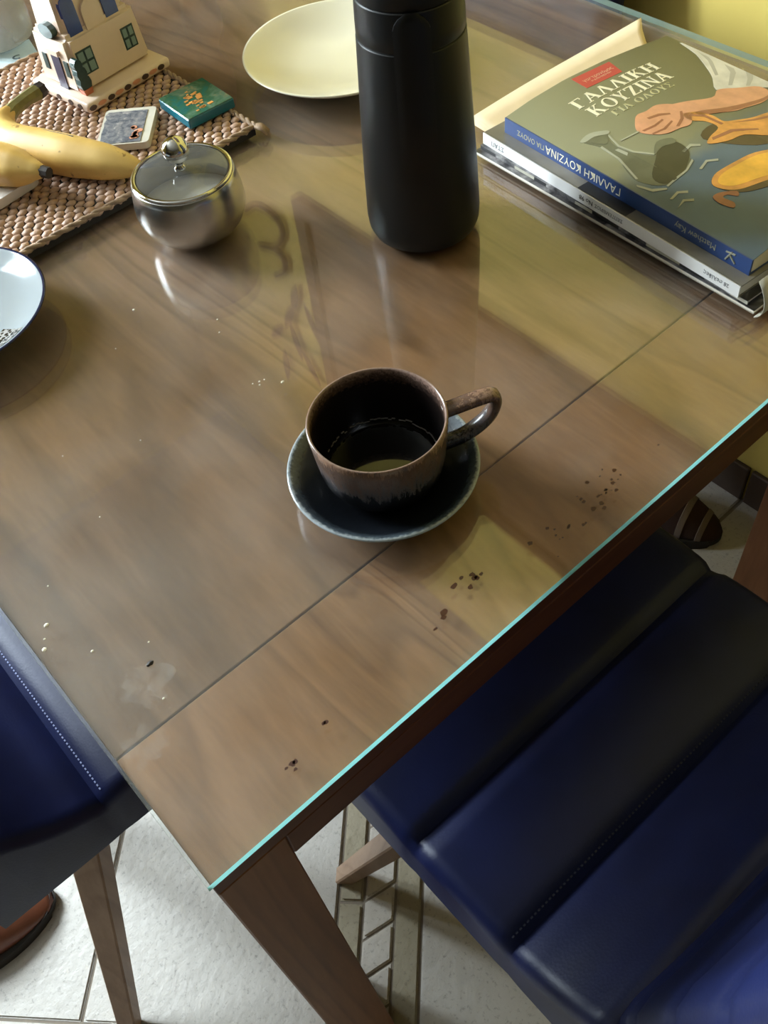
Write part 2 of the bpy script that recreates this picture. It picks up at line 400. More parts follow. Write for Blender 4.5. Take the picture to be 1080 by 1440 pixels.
# window with two sashes
win = empty('window_1', ((WX0+WX1)/2, YB+.06, WZ0), kind='structure')
hw = (WX1-WX0)/2; wh = WZ1-WZ0
bm = bmesh.new()
for a in ((-hw, -hw+.05, 0, wh), (hw-.05, hw, 0, wh), (-hw+.05, hw-.05, 0, .05), (-hw+.05, hw-.05, wh-.05, wh)): box(bm, a[0], a[1], -.04, .04, a[2], a[3])
link('window_frame', bm, 'frame_white', win)
for s in (-1, 1):
    x0, x1 = (-hw+.05, -.005) if s < 0 else (.005, hw-.05)
    bm = bmesh.new()
    for a in ((x0, x0+.07, .05, wh-.05), (x1-.07, x1, .05, wh-.05), (x0+.07, x1-.07, .05, .14), (x0+.07, x1-.07, wh-.13, wh-.05), (x0+.07, x1-.07, 0.8, 0.84)): box(bm, a[0], a[1], -.025, .025, a[2], a[3])
    sa = link('sash', bm, 'frame_white', win)
    for z0, z1 in ((.14, .8), (.84, wh-.13)): link('pane', B(x0+.07, x1-.07, -.003, .003, z0, z1), 'pane', sa)

# floor tiles: a diagonal field crossed by a decorative strip, and a straight course along the wall
S2 = 2**.5
def ab(a, b): return ((a+b)/S2, (b-a)/S2)
def tile(polyab, mname, g=.0016):
    poly = [ab(a, b) for a, b in polyab]
    for nx, ny, d in ((1, 0, .683), (-1, 0, -XL), (0, 1, YB), (0, -1, -YF)):
        poly = clip(poly, nx, ny, d)
        if len(poly) < 3: return
    cx = sum(p[0] for p in poly)/len(poly); cy = sum(p[1] for p in poly)/len(poly)
    bm = bmesh.new(); fs = prism(bm, [(p[0]-cx, p[1]-cy) for p in poly], -.006, 0)
    bmesh.ops.bevel(bm, geom=list(fs[0].edges), offset=.0024, segments=2, affect='EDGES')
    link('tile', bm, mname, floor, loc=(cx, cy, 0))
g = .0018
TB = .0395; T = .306
for side in (-1, 1):
    for i in range(0, 8):
        a0, a1 = ((-.046-T*(i+1)+g, -.046-T*i-g) if side < 0 else (.0615+T*i+g, .0615+T*(i+1)-g))
        if a0 > 2.6 or a1 < -4.4: continue
        for j in range(-8, 9):
            b0 = TB+T*j
            tile([(a0, b0+g), (a1, b0+g), (a1, b0+T-g), (a0, b0+T-g)], 'tile')
for j in range(-8, 9):
    b0 = .1936+.306*j
    tile([(-.046+g, b0+g), (-.0137-g, b0+g), (-.0137-g, b0+.306-g), (-.046+g, b0+.306-g)], 'tile_strip')
    b0 += .11
    tile([(.027+g, b0+g), (.0615-g, b0+g), (.0615-g, b0+.306-g), (.027+g, b0+.306-g)], 'tile_strip')
for j in range(-34, 40):
    b0 = .1957+.0478*j
    if abs(b0) < 1.7: tile([(-.0137+g, b0+g), (.027-g, b0+.025+g), (.027-g, b0+.025+.0478-g), (-.0137+g, b0+.0478-g)], 'tile_mid')
for j in range(-9, 11):
    y0 = .2+.306*j
    if y0+.306 < YF or y0 > YB: continue
    bm = bmesh.new(); fs = prism(bm, [(-.15, -.150), (.15, -.150), (.15, .150), (-.15, .150)], -.006, 0)
    bmesh.ops.bevel(bm, geom=list(fs[0].edges), offset=.0024, segments=2, affect='EDGES')
    link('tile', bm, 'tile', floor, loc=(.837, y0+.153, 0))
sk = empty('baseboard_right', (XW, 0, 0), kind='structure')
me0 = None
for j in range(-8, 11):
    y0 = .2+.306*j
    if y0+.306 > YB or y0 < YF: continue
    if me0 is None:
        o = link('tile', B(-.009, 0, -.1505, .1505, 0, .075, bev=.002), 'skirt', sk, loc=(0, y0+.153, 0)); me0 = o.data
    else:
        o = bpy.data.objects.new('tile', me0); COL.objects.link(o); o.parent = sk; o.location = (0, y0+.153, 0)

# ------------------------------------------------------------------ table and glass
TX, TY = .862, 1.42
tab = empty('dining_table', (TX/2, TY/2, 0), label='walnut dining table with a glass sheet on top, filling the picture', cat='table')
def tp(name, bm, m, **k):
    bmesh.ops.translate(bm, verts=bm.verts[:], vec=(-TX/2, -TY/2, 0)); return link(name, bm, m, tab, **k)
ZT = Z0-.0065
tp('tabletop', B(.002, TX, .1012, TY, ZT-.018, ZT, bev=.0006), 'table_wood')
bm = B(.002, TX, .002, .1000, ZT-.018, ZT, bev=.0006); bm.normal_update()
for f in bm.faces: f.material_index = 0 if f.normal.z > .5 else 1
tp('end_leaf', bm, ['leaf_wood', 'apron_wood'], label='lighter brown end leaf beyond the joint line')
ZA = Z0-.056
for n, a in (('apron', (.0502, TX-.0482, .002, .022)), ('apron', (.0502, TX-.0482, TY-.022, TY))): tp(n, B(*a, ZA, ZT-.0185, bev=.001), 'apron_wood')
for a in ((.004, .024, .102, TY-.102), (TX-.024, TX-.002, .102, TY-.102)): tp('apron', B(*a, ZA, ZT-.0185, bev=.001), 'apron_wood')
for sx in (0, 1):
    for sy in (0, 1):
        bm = bmesh.new()
        x0, x1 = (.002, .050) if sx == 0 else (TX-.048, TX)
        y0, y1 = (.002, .100) if sy == 0 else (TY-.098, TY)
        vs = box(bm, x0, x1, y0, y1, 0, ZT-.0185)
        for v in vs:
            if v.co.z < .01:
                k = 1 if sx == 0 else -1; v.co.x += k*(.004 if (v.co.x < .03 or v.co.x > TX-.03) else .012)
        bmesh.ops.bevel(bm, geom=bm.edges[:], offset=.0012, segments=1, affect='EDGES')
        tp('leg', bm, 'leg_wood')
gl = empty('glass_sheet', (TX/2, TY/2, ZT+.0002), label='clear glass sheet with green edge covering the wooden table', cat='glass')
GX, GY = .866, 1.425
bm = bmesh.new(); box(bm, 0, GX, 0, GY, .0002, .0063); bm.normal_update()
for f in [f for f in bm.faces if abs(f.normal.z) < .5]: bm.faces.remove(f)
bmesh.ops.translate(bm, verts=bm.verts[:], vec=(-TX/2, -TY/2, 0))
link('sheet', bm, 'glass', gl)
bm = bmesh.new(); box(bm, 0, GX, 0, GY, .0002, .0063); bm.normal_update()
for f in [f for f in bm.faces if abs(f.normal.z) > .5]: bm.faces.remove(f)
bmesh.ops.translate(bm, verts=bm.verts[:], vec=(-TX/2, -TY/2, 0))
bm.normal_update()
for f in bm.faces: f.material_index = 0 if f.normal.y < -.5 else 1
link('polished_edge', bm, ['edge', 'edge_dull'], gl, label='polished glass edge, pale green with piped daylight painted in')

# ------------------------------------------------------------------ chairs
SEAMS = (0.0, -.11)
def seat_top(y):
    z = .474
    if y > .07: z -= .05*((y-.07)/.075)**2.2
    if y < -.11: z += .05*min(1, (-.11-y)/.08)**2
    for s in SEAMS: z -= .0075*math.exp(-((y-s)/.007)**2)
    ph = (y % .11)/.11
    return z + .004*math.sin(math.pi*ph)
def rsec(w, top, bot, r, n=5):
    pts = [(-w, bot)]
    for k in range(n+1):
        a = math.pi-math.pi/2*k/n; pts.append((-w+r+r*math.cos(a), top-r+r*math.sin(a)))
    for t in (-.6, -.3, 0, .3, .6): pts.append((w*t, top))
    for k in range(n+1):
        a = math.pi/2-math.pi/2*k/n; pts.append((w-r+r*math.cos(a), top-r+r*math.sin(a)))
    pts.append((w, bot)); return pts
def loft(bm, secs):
    rings = [[bm.verts.new(p) for p in s] for s in secs]
    for a, b in zip(rings, rings[1:]):
        for k in range(len(a)):
            j = (k+1) % len(a); bm.faces.new((a[k], a[j], b[j], b[k]))
    bm.faces.new(rings[0]); bm.faces.new(rings[-1])
def make_chair(label):
    ch = empty('dining_chair', label=label, cat='chair', group='navy leather dining chairs')
    bm = bmesh.new(); secs = []
    ys = [.145, .143, .138] + [.13-.0075*i for i in range(50)]
    for y in ys:
        w = .203; e = max(0, y-.105)/.04
        w -= .03*e*e
        for s in SEAMS: w -= .0008*math.exp(-((y-s)/.008)**2)
        top = seat_top(y); bot = .405
        if y > .137: top -= .012*(y-.137)/.008; 
        secs.append([(x, y, z) for x, z in rsec(w, top, bot, .016)])
    loft(bm, secs)
    link('seat', bm, 'leather', ch, smooth=50)
    # backrest
    bm = bmesh.new(); secs = []
    nz = 46
    for i in range(nz+1):
        z = .44+.46*i/nz; h = (z-.406)/.494
        yf = -.184-.085*h-.03*(1-h)**6*0
        th = .055-.02*h
        w = .200-.02*max(0, h-.7)/.3
        d = 0
        for s in (.56, .65, .74, .82): d += .007*math.exp(-((z-s)/.006)**2)
        if i >= nz-2: th *= (.8, .45)[i-nz+1] if i > nz-2 else .95
        sec = []
        N = 24
        for k in range(N+1):
            x = -w+2*w*k/N; ed = max(0, abs(x)/w-.85)/.15
            sec.append((x, yf-d-.016*ed*ed + .012*(abs(x)/w)**2, z))
        for k in range(N+1):
            x = w-2*w*k/N; ed = max(0, abs(x)/w-.85)/.15
            sec.append((x, yf-th+.014*ed*ed + .012*(abs(x)/w)**2, z))
        secs.append(sec)
    loft(bm, secs); link('backrest', bm, 'leather', ch, smooth=True)
    link('seat_frame', B(-.11, .11, -.150, .065, .380, .405, bev=.004), 'chair_wood', ch)
    for sx in (-1, 1):
        for sy in (-1, 1):
            bm = bmesh.new(); dg = Vector((sx, sy, 0)).normalized(); sd = Vector((-dg.y, dg.x, 0)); c0 = Vector((0, -.043, 0))
            top = c0+dg*.085+Vector((0, 0, .392)); bot = c0+dg*.300
            vs = box(bm, -1, 1, -1, 1, 0, 1)
            for v in vs:
                t = v.co.z; c = bot.lerp(top, t); a = .012+.010*t; b = .011+.010*t
                v.co = c+dg*(v.co.x*a)+sd*(v.co.y*b)
            bmesh.ops.bevel(bm, geom=bm.edges[:], offset=.002, segments=1, affect='EDGES')
            link('leg', bm, 'chair_wood', ch)
    bm = bmesh.new()
    for s in SEAMS[1:]:
        x = -.19
        while x < .19:
            box(bm, x-.0011, x+.0011, s+.0060, s+.0074, seat_top(s+.0067)-.0004, seat_top(s+.0067)+.0007); x += .0042
    z = .535; 
    link('stitching', bm, 'stitch', ch, kind='stuff', label='pale stitched seams across the seat')
    return ch
chairA = make_chair('navy leather chair with channelled seat, drawn up on the right below the cup')
chairA.location = (.343, .02, 0)
st_ = [c for c in chairA.children if c.name.startswith('stitching')][0]
st_.data.materials[0] = M['stitch_dark']
chairB = copy_tree(chairA)
st_ = [c for c in chairB.children if c.name.startswith('stitching')][0]; st_.data = st_.data.copy(); st_.data.materials[0] = M['stitch']; chairB.location = (.077, .440, 0); chairB.rotation_euler = (0, 0, -math.pi/2)
chairB['label'] = 'navy leather chair at lower left, beside the bare table corner, wooden leg showing'
chairC = copy_tree(chairA); chairC.location = (.685, .70, 0); chairC.rotation_euler = (0, 0, math.pi/2)
chairC['label'] = 'dark chair back between far table edge and yellow wall, at top of picture'

# ------------------------------------------------------------------ cup and saucer
CX, CY = .2519, .1394
sau = link('saucer', LA([(0, .0035), (.030, .0035), (.034, 0), (.037, 0), (.040, .003), (.052, .0085), (.061, .0145), (.0652, .0190), (.0660, .0205), (.0650, .0214), (.0630, .0208), (.055, .0148), (.044, .0095), (.032, .0075), (0, .0075)], 72), 'saucer', smooth=True, loc=(CX, CY, Z0),
     label='dark blue glazed saucer with pale rim under the coffee cup', cat='saucer')
ZC = .0078
cup = empty('coffee_cup', (CX, CY, Z0+ZC), label='brown and blue-black glazed stoneware cup half full of black coffee', cat='cup')
hc = .0575
bm = bmesh.new()
prof = [(0, .003), (.024, .003), (.026, 0), (.029, 0), (.032, .002), (.0380, .0075), (.0415, .015), (.0432, .024), (.0447, .038), (.0458, .050), (.0463, hc-.0012), (.0457, hc), (.0447, hc), (.0440, hc-.0012), (.0434, .048), (.0424, .032), (.0408, .019), (.0392, .0125), (.0375, .0090), (.032, .0065), (0, .006)]
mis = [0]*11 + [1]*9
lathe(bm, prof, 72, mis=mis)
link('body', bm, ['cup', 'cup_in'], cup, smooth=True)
dh = math.radians(-27)
def rad(r, z): return (r*math.cos(dh), r*math.sin(dh), z)
pth = spline([rad(.0440, .0480), rad(.056, .0500), rad(.070, .0520), rad(.0785, .0515), rad(.0800, .0450), rad(.0765, .0350), rad(.068, .0260), rad(.056, .0195), rad(.0420, .0170)], 5)
link('handle', TU(pth, [.0058]*len(pth), n=12, flat=.66, power=.75), 'cup', cup, smooth=True)
link('coffee', LA([(0, .0090), (.0376, .0090), (.0380, .0100), (0, .0100)], 48), 'coffee', cup, label='black coffee surface')
bm = bmesh.new(); n = 96
for i in range(n):
    a = 2*math.pi*i/n
    if random.random() < .8:
        r0 = .0397+.0004*random.random(); z = .0128+.0022*random.random(); da = .03
        tube(bm, [((r0-.0006)*math.cos(a-da), (r0-.0006)*math.sin(a-da), z), ((r0-.0006)*math.cos(a+da), (r0-.0006)*math.sin(a+da), z)], .00045, n=5)
link('residue_ring', bm, 'crema', cup, kind='stuff', label='thin pale ring of dried foam inside the cup')

# ------------------------------------------------------------------ thermos
TXc, TYc = .4684, .3319
th = empty('thermos_flask', (TXc, TYc, Z0), label='tall matte black thermos flask standing beside the cookbook stack', cat='thermos')
def tr(z): 
    P = [(0, .040), (.003, .0450), (.009, .0475), (.018, .0482), (.06, .0468), (.12, .0437), (.170, .0410), (.198, .0397), (.225, .0386)]
    for (a, b), (c, d) in zip(P, P[1:]):
        if a <= z <= c: return b+(d-b)*(z-a)/(c-a)
    return P[-1][1]
prof = [(0, .001), (.036, .001), (.038, 0)] + [(tr(z), z) for z in (0.0004, .0015, .003, .006, .009, .013, .018, .04, .06, .09, .12, .15, .1695)] + [(.0405, .1700), (0, .1700)]
link('body', LA(prof, 72), 'thermos', th, smooth=40)
link('seam_gasket', LA([(0, .170), (.0400, .170), (.0400, .1712), (0, .1712)], 72), 'thermos_dark', th)
prof = [(0, .1712), (.0401, .1712), (.0407, .1720)] + [(tr(z), z) for z in (.18, .19, .1985)] + [(.0390, .1992), (0, .1992)]
link('collar', LA(prof, 72), 'thermos', th, smooth=40)
prof = [(0, .1992), (.0384, .1992), (.0388, .200), (.0386, .212), (.0376, .220), (.035, .2245), (.030, .226), (0, .226)]
link('lid', LA(prof, 72), 'thermos', th, smooth=40)
# long tongue handle in the front of the body
az = math.radians(-130); e1 = Vector((math.cos(az), math.sin(az), 0)); e2 = Vector((-math.sin(az), math.cos(az), 0))
bm = bmesh.new(); secs = []
for i in range(31):
    t = i/30; z = .086+(.1995-.086)*t; hwid = .0132
    dtop = .1995-z
    if dtop < .0132: hwid *= max(.30, math.sqrt(max(0, 1-((.0132-dtop)/.0132)**2)))
    hwid *= 1.0 + .12*(1-t)
    out = .0020*min(1, t*4)+.0003
    if dtop < .002: out *= .5
    sec = []
    for k in range(9):
        s = -hwid+2*hwid*k/8; rr = tr(z); d = math.sqrt(max(0, rr*rr-s*s)) + out*(1-(abs(s)/hwid)**6*.35)
        sec.append(e1*d+e2*s+Vector((0, 0, z)))
    for k in range(9):
        s = hwid-2*hwid*k/8; sec.append(e1*(math.sqrt(max(0, tr(z)**2-s*s))-.004)+e2*s+Vector((0, 0, z)))
    secs.append(sec)
loft(bm, secs); link('handle', bm, 'thermos', th, smooth=40)

# ------------------------------------------------------------------ white plate
link('plate', LA([(0, .004), (.045, .004), (.048, 0), (.051, 0), (.053, .004), (.075, .0115), (.092, .0205), (.0985, .0250), (.0993, .0260), (.0985, .0268), (.0965, .0262), (.088, .0212), (.072, .0140), (.056, .0085), (.040, .0068), (0, .0066)], 96), 'plate', smooth=True, loc=(.5873, .5879, Z0),
     label='empty cream coupe plate behind the black thermos', cat='plate')

# ------------------------------------------------------------------ sugar bowl
sb = empty('sugar_bowl', (.3277, .4798, Z0), label='round steel sugar bowl with glass lid and ball knob', cat='sugar bowl')
R = .0484; hb = .0560
prof = [(0, .001), (.55*R, .001), (.60*R, 0), (.66*R, .001), (.78*R, .0055), (.90*R, .012), (.975*R, .020), (R, .027), (.992*R, .035), (.972*R, .043), (.945*R, .050), (.925*R, hb-.001), (.905*R, hb), (.885*R, hb-.0012), (.90*R, .050), (.94*R, .035), (.93*R, .022), (.85*R, .012), (.6*R, .004), (0, .004)]
link('body', LA(prof, 72), 'steel', sb, smooth=True)
link('sugar', LA([(0, .012), (.84*R, .012), (.935*R, .026), (.7*R, .027), (.3*R, .029), (0, .030)], 48), 'sugar', sb, smooth=True, label='white sugar under the lid')
lid = link('lid', LA([(.84*R, hb+.0018), (.87*R, hb+.0026), (.91*R, hb+.0016), (.915*R, hb+.0004), (.90*R, hb+.0002), (.84*R, hb+.0006), (.84*R, hb+.0018)], 72), 'steel_pol', sb, smooth=True, label='polished steel lid ring')
link('lid_glass', LA([(0, hb+.0058), (.3*R, hb+.0053), (.6*R, hb+.0038), (.82*R, hb+.0016)], 64), 'lid_glass', lid, smooth=True)
kz = .0785
bm = LA([(0, hb+.0050), (.005, hb+.0054), (.0056, hb+.0066), (.0038, hb+.0085), (.0034, kz-.0108)] + [(.0116*math.cos(a), kz+.0116*math.sin(a)) for a in [math.radians(-72+162*i/12) for i in range(13)]][:-1] + [(0, kz+.0116)], 32)
link('knob', bm, 'steel_pol', lid, smooth=True)

# ------------------------------------------------------------------ woven placemat
MX0, MX1, MY0, MY1 = .010, .4555, .5575, .872
pm = empty('woven_placemat', ((MX0+MX1)/2, (MY0+MY1)/2, Z0), label='braided straw placemat under the bananas and ceramic house', cat='placemat')
bx, by = (MX0+MX1)/2, (MY0+MY1)/2
def mp(name, bm, m, **k):
    bmesh.ops.translate(bm, verts=bm.verts[:], vec=(-bx, -by, 0)); return link(name, bm, m, pm, **k)
mp('backing', B(MX0+.002, MX1-.002, MY0+.002, MY1-.002, 0, .0062), 'mat_under')
tmpl = bmesh.new(); bmesh.ops.create_icosphere(tmpl, subdivisions=1, radius=1)
tv = [v.co.copy() for v in tmpl.verts]; tf = [[v.index for v in f.verts] for f in tmpl.faces]; tmpl.free()
V, F = [], []
row = 0; y = MY0+.006
while y < MY1-.004:
    x = MX0+.005+(.0058 if row % 2 else 0)
    while x < MX1-.004:
        cx, cy = x+random.uniform(-.0008, .0008), y+random.uniform(-.0007, .0007)
        ra, rb, rc = random.uniform(.0060, .0070), random.uniform(.0045, .0052), random.uniform(.0026, .0036)
        an = random.uniform(.2, .55) if row % 2 else random.uniform(-.1, .25); ca, sa = math.cos(an), math.sin(an); n0 = len(V)
        for p in tv: V.append((cx-bx+ra*p.x*ca-rb*p.y*sa, cy-by+ra*p.x*sa+rb*p.y*ca, .0062+rc*p.z))
        F += [[n0+i for i in f] for f in tf]
        x += .0113
    y += .0078; row += 1
me = bpy.data.meshes.new('weave'); me.from_pydata(V, [], F); me.materials.append(M['straw'])
for p in me.polygons: p.use_smooth = True
wv = bpy.data.objects.new('weave', me); COL.objects.link(wv); wv.parent = pm; wv['kind'] = 'stuff'; wv['label'] = 'rows of braided straw knots'
for a, b in (((MX0, MY0), (MX1, MY0)), ((MX1, MY0), (MX1, MY1)), ((MX1, MY1), (MX0, MY1)), ((MX0, MY1), (MX0, MY0))):
    n = 70; bm = bmesh.new()
    for ph in (0, math.pi):
        pts = []
        for i in range(n+1):
            t = i/n; w_ = 2*math.pi*t*n/4.5+ph
            d = Vector((b[0]-a[0], b[1]-a[1], 0)); nn = Vector((-d.y, d.x, 0)).normalized()
            pts.append(Vector((a[0], a[1]+(.004 if a[1] == b[1] == MY0 else 0), .0078))+d*t+nn*.0016*math.cos(w_)+Vector((0, 0, .0014*math.sin(w_))))
        tube(bm, pts, .0021, n=6)
    mp('binding_cord', bm, 'straw_edge', smooth=True)
bm = bmesh.new()
for k in range(7):
    a = math.radians(-75+25*k); tube(bm, [(MX1-.002, MY0+.002, .008), (MX1+.004*math.cos(a), MY0+.004*math.sin(a)-.002, .0085), (MX1+.009*math.cos(a)+.001, MY0+.010*math.sin(a)-.001, .0025)], [.0022, .0028, .0012], n=6)
mp('corner_tuft', bm, 'straw_edge', smooth=True, label='frayed tuft at the mat corner')
ZM = Z0+.0094

# ------------------------------------------------------------------ ceramic house
ho = empty('ceramic_house', (.354, .708, ZM), math.radians(7.5), label='white ceramic toy house with blue shutters standing on the placemat', cat='figurine')
HW, HD = .112, .098
link('plinth', B(0, HW, 0, HD, 0, .011, bev=.004, seg=3), 'ceramic', ho, smooth=40)
bm = bmesh.new(); vs = box(bm, .010, HW-.007, .020, HD-.010, .009, .066)
for v in vs:
    if v.co.z > .05:
        v.co.x += .003 if v.co.x < .05 else -.004; v.co.y += .004 if v.co.y < .05 else -.004
bmesh.ops.bevel(bm, geom=bm.edges[:], offset=.005, segments=3, affect='EDGES'); link('lower_storey', bm, 'ceramic', ho, smooth=40)
bm = bmesh.new(); vs = box(bm, .018, HW-.016, .030, HD-.018, .06, .118)
for v in vs:
    if v.co.z > .1:
        v.co.x += .003 if v.co.x < .05 else -.003; v.co.y += .004 if v.co.y < .05 else -.003
bmesh.ops.bevel(bm, geom=bm.edges[:], offset=.005, segments=3, affect='EDGES'); link('upper_storey', bm, 'ceramic', ho, smooth=40)
link('dome', LA([(.028, .115), (.028, .122), (.025, .132), (.017, .141), (.008, .145), (0, .146)], 32, cx=.055, cy=.054), 'blue', ho, smooth=True, label='cobalt blue dome')
def front_y(z): return .020+.004*(z-.009)/.057
def arch_poly(x0, x1, z0, z1):
    r = (x1-x0)/2; cx = (x0+x1)/2
    return [(x0, z0), (x1, z0)] + [(cx+r*math.cos(math.radians(a)), z1-r+r*math.sin(math.radians(a))) for a in range(0, 181, 20)]
def panel(poly, y0, y1, shear=0., m='blue'):   # polygon in x,z pushed along y
    bm = bmesh.new(); prism(bm, poly, y0, y1)
    for v in bm.verts: v.co = Vector((v.co.x, v.co.z + shear*v.co.y, v.co.y))
    return bm
for x0, x1 in ((.024, .040), (.070, .086)):
    link('shutter', panel(arch_poly(x0, x1, .060, .098), .0240, .031, .07), 'blue', ho, label='blue arched shutter')
link('arch_relief', panel(arch_poly(.044, .067, .058, .088), .0225, .031, .07), 'ceramic', ho)
link('upper_window', panel([(.048, .092), (.062, .092), (.062, .106), (.048, .106)], .0255, .031, .05), 'dkgreen', ho)
for x0, x1, z0, z1 in ((.019, .039, .026, .050), (.077, .093, .027, .049)):
    wd = link('window', panel([(x0, z0), (x1, z0), (x1, z1), (x0, z1)], .0192, .024, .07), 'dkgreen', ho)
    mx, mz = (x0+x1)/2, (z0+z1)/2; d = .0012
    for a, b, c_, e in ((x0+d*1.5, mx-d, z0+d*1.5, mz-d), (mx+d, x1-d*1.5, z0+d*1.5, mz-d), (x0+d*1.5, mx-d, mz+d, z1-d*1.5), (mx+d, x1-d*1.5, mz+d, z1-d*1.5)):
        link('pane', panel([(a, c_), (b, c_), (b, e), (a, e)], .0187, .0215, .07), 'win_pane', wd)
    link('window_arch', panel([((x0+x1)/2+(x1-x0)*.55*math.cos(math.radians(a)), z1+.001+.006*math.sin(math.radians(a))) for a in range(0, 181, 20)], .0195, .024, .07), 'ceramic', ho)
bm = bmesh.new()
for cx, cz, r in ((.0155, .032, .0062), (.0145, .041, .0050), (.0165, .022, .0068)):
    prism(bm, [(cx+r*math.cos(i*math.pi/5), cz+1.3*r*math.sin(i*math.pi/5)) for i in range(10)], .0160+.0004*cz, .024)
for v in bm.verts: v.co = Vector((v.co.x, v.co.z, v.co.y))
link('painted_tree', bm, 'dkgreen', ho)
link('painted_pot', panel([(.0115, .0105), (.0205, .0105), (.0215, .0165), (.0105, .0165)], .0150, .024), 'terracotta', ho)
for x in (.006, .030, .052, .076, .098):
    link('stone', panel([(x+.0045*math.cos(i*math.pi/5), .0058+.0026*math.sin(i*math.pi/5)) for i in range(10)], -.0007, .004), 'stone', ho)
for x in (.018, .041, .064, .087):
    link('stone', panel([(x+.0055*math.cos(i*math.pi/5), .0060+.0022*math.sin(i*math.pi/5)) for i in range(10)], -.0005, .004), 'pink', ho)
def side_panel(poly, x0, x1):  # polygon in y,z on the left face
    bm = bmesh.new(); prism(bm, poly, x0, x1)
    for v in bm.verts: v.co = Vector((v.co.z+.045*v.co.y, v.co.x, v.co.y))
    return bm
link('door', side_panel([(.042, .010), (.056, .010), (.056, .044), (.042, .044)], .0085, .013), 'purple', ho)
link('door_canopy', side_panel([(.040, .046), (.058, .046), (.058, .051), (.040, .051)], .0065, .013), 'ceramic', ho)
for y0 in (.030, .066): link('side_window', side_panel([(y0, .026), (y0+.007, .026), (y0+.007, .042), (y0, .042)], .0088, .013), 'dkgreen', ho)
link('side_bush', side_panel([(.052+.012*math.cos(i*math.pi/6), .068+.007*math.sin(i*math.pi/6)) for i in range(12)], .0085, .020), 'dkgreen', ho)
for y0 in (.014, .030, .050, .072): link('stone', side_panel([(y0+.004*math.cos(i*math.pi/5), .0058+.0026*math.sin(i*math.pi/5)) for i in range(10)], -.0009, .004), 'stone', ho)

# ------------------------------------------------------------------ souvenir plaques
t1 = empty('souvenir_magnet', (.4355, .631, ZM), math.radians(-2), label='teal glossy souvenir magnet with landscape print at the placemat edge', cat='magnet')
link('block', B(-.027, .027, -.029, .029, 0, .0105, bev=.0012), 'teal_side', t1)
link('print', B(-.0262, .0262, -.0282, .0282, .0104, .0110), 'teal_pic', t1)
bm = bmesh.new()
for k in range(26):
    x, y = random.uniform(-.012, .008)+.0, random.uniform(-.022, .02); s = random.uniform(.001, .003)
    box(bm, x-s, x+s, y-s*.6, y+s*.6, .0108, .0114)
link('relief', bm, 'crust', t1, kind='stuff', label='golden raised specks on the print')
t2 = empty('souvenir_plaque', (.3640, .6500, ZM), math.radians(49), label='grey souvenir plaque with pale border beside the banana tip', cat='plaque')
bm = bmesh.new(); prism(bm, rrect(.064, .052, .005), 0, .007); link('slab', bm, 'stonewhite', t2)
bm = bmesh.new(); pol = [(-.030, -.018), (.026, -.018)] + [(.026-.056*i/9, .024+random.uniform(-.002, .0015)) for i in range(10)]; prism(bm, pol, .0068, .0076); link('print', bm, 'grey_pic', t2)
bm = bmesh.new()
for k in range(14):
    x, y = random.uniform(-.024, -.004), random.uniform(-.016, -.005); s = random.uniform(.0015, .0032); prism(bm, [(x+s*math.cos(i*math.pi/4), y+s*math.sin(i*math.pi/4)) for i in range(8)], .0075, .0082)
link('relief', bm, 'pink', t2, kind='stuff', label='small pinkish houses in relief')
t3 = empty('white_magnet', (.2120, .6600, ZM), math.radians(8), label='white magnet with red print lying under the lower banana', cat='magnet')
bm = bmesh.new(); prism(bm, rrect(.094, .050, .012), 0, .009); link('slab', bm, 'white_mag', t3)
bm = bmesh.new(); prism(bm, rrect(.040, .030, .008, cx=-.024), .0088, .0096); link('print', bm, 'red_print', t3)

# ------------------------------------------------------------------ bananas
def banana_obj(name, pts, radii, stem_r, label, stem_at_start=True, tipcap=True):
    base = Vector(pts[len(pts)//2]); root = empty(name, (base.x, base.y, ZM), label=label, cat='banana', group='bananas on the placemat')
    pp = [Vector(p) for p in spline(pts, 6)]; rr = lerp_list(radii, 6)
    off = Vector((base.x, base.y, ZM-Z0))
    bm = bmesh.new(); T, N = frames(pp); rings = []
    for i, p in enumerate(pp):
        bn = T[i].cross(N[i]); ring = []
        for k in range(20):
            a = 2*math.pi*k/20; r = rr[i]*(1+.05*math.cos(5*a+.6))
            ring.append(bm.verts.new(p-off+N[i]*math.cos(a)*r+bn*math.sin(a)*r))
        rings.append(ring)
    for a, b in zip(rings, rings[1:]):
        for k in range(20): bm.faces.new((a[k], a[(k+1) % 20], b[(k+1) % 20], b[k]))
    bm.faces.new(rings[0]); bm.faces.new(rings[-1])
    link('peel', bm, 'banana', root, smooth=60)
    return root, off
b1, off = banana_obj('banana', [(.287, .740, .032), (.271, .727, .030), (.266, .698, .0275), (.279, .663, .0275), (.293, .630, .0275), (.311, .596, .0265), (.322, .577, .025), (.329, .566, .024)],
                     [.0075, .0125, .0185, .0195, .0195, .0165, .0110, .0050], .007, 'whole yellow banana with greenish stem, its tip near the sugar bowl')
link('stem', TU([Vector(p)-off for p in ((.280, .734, .031), (.292, .742, .032), (.310, .749, .032), (.326, .754, .031))], [.0085, .0072, .0070, .0080], n=8), 'banana_stem', b1)
link('cut_end', TU([Vector(p)-off for p in ((.325, .7535, .031), (.333, .757, .0305))], [.0083, .0078], n=8), 'banana_tip', b1)
link('tip', TU([Vector(p)-off for p in ((.328, .567, .0242), (.332, .561, .0235))], [.0046, .0030], n=8), 'banana_tip', b1)
link('dark_ridge', TU([Vector(p)-off for p in spline([(.281, .668, .0458), (.290, .645, .0466), (.299, .624, .0462)], 5)], .0010, n=5), 'banana_tip', b1, label='thin brown bruise line')
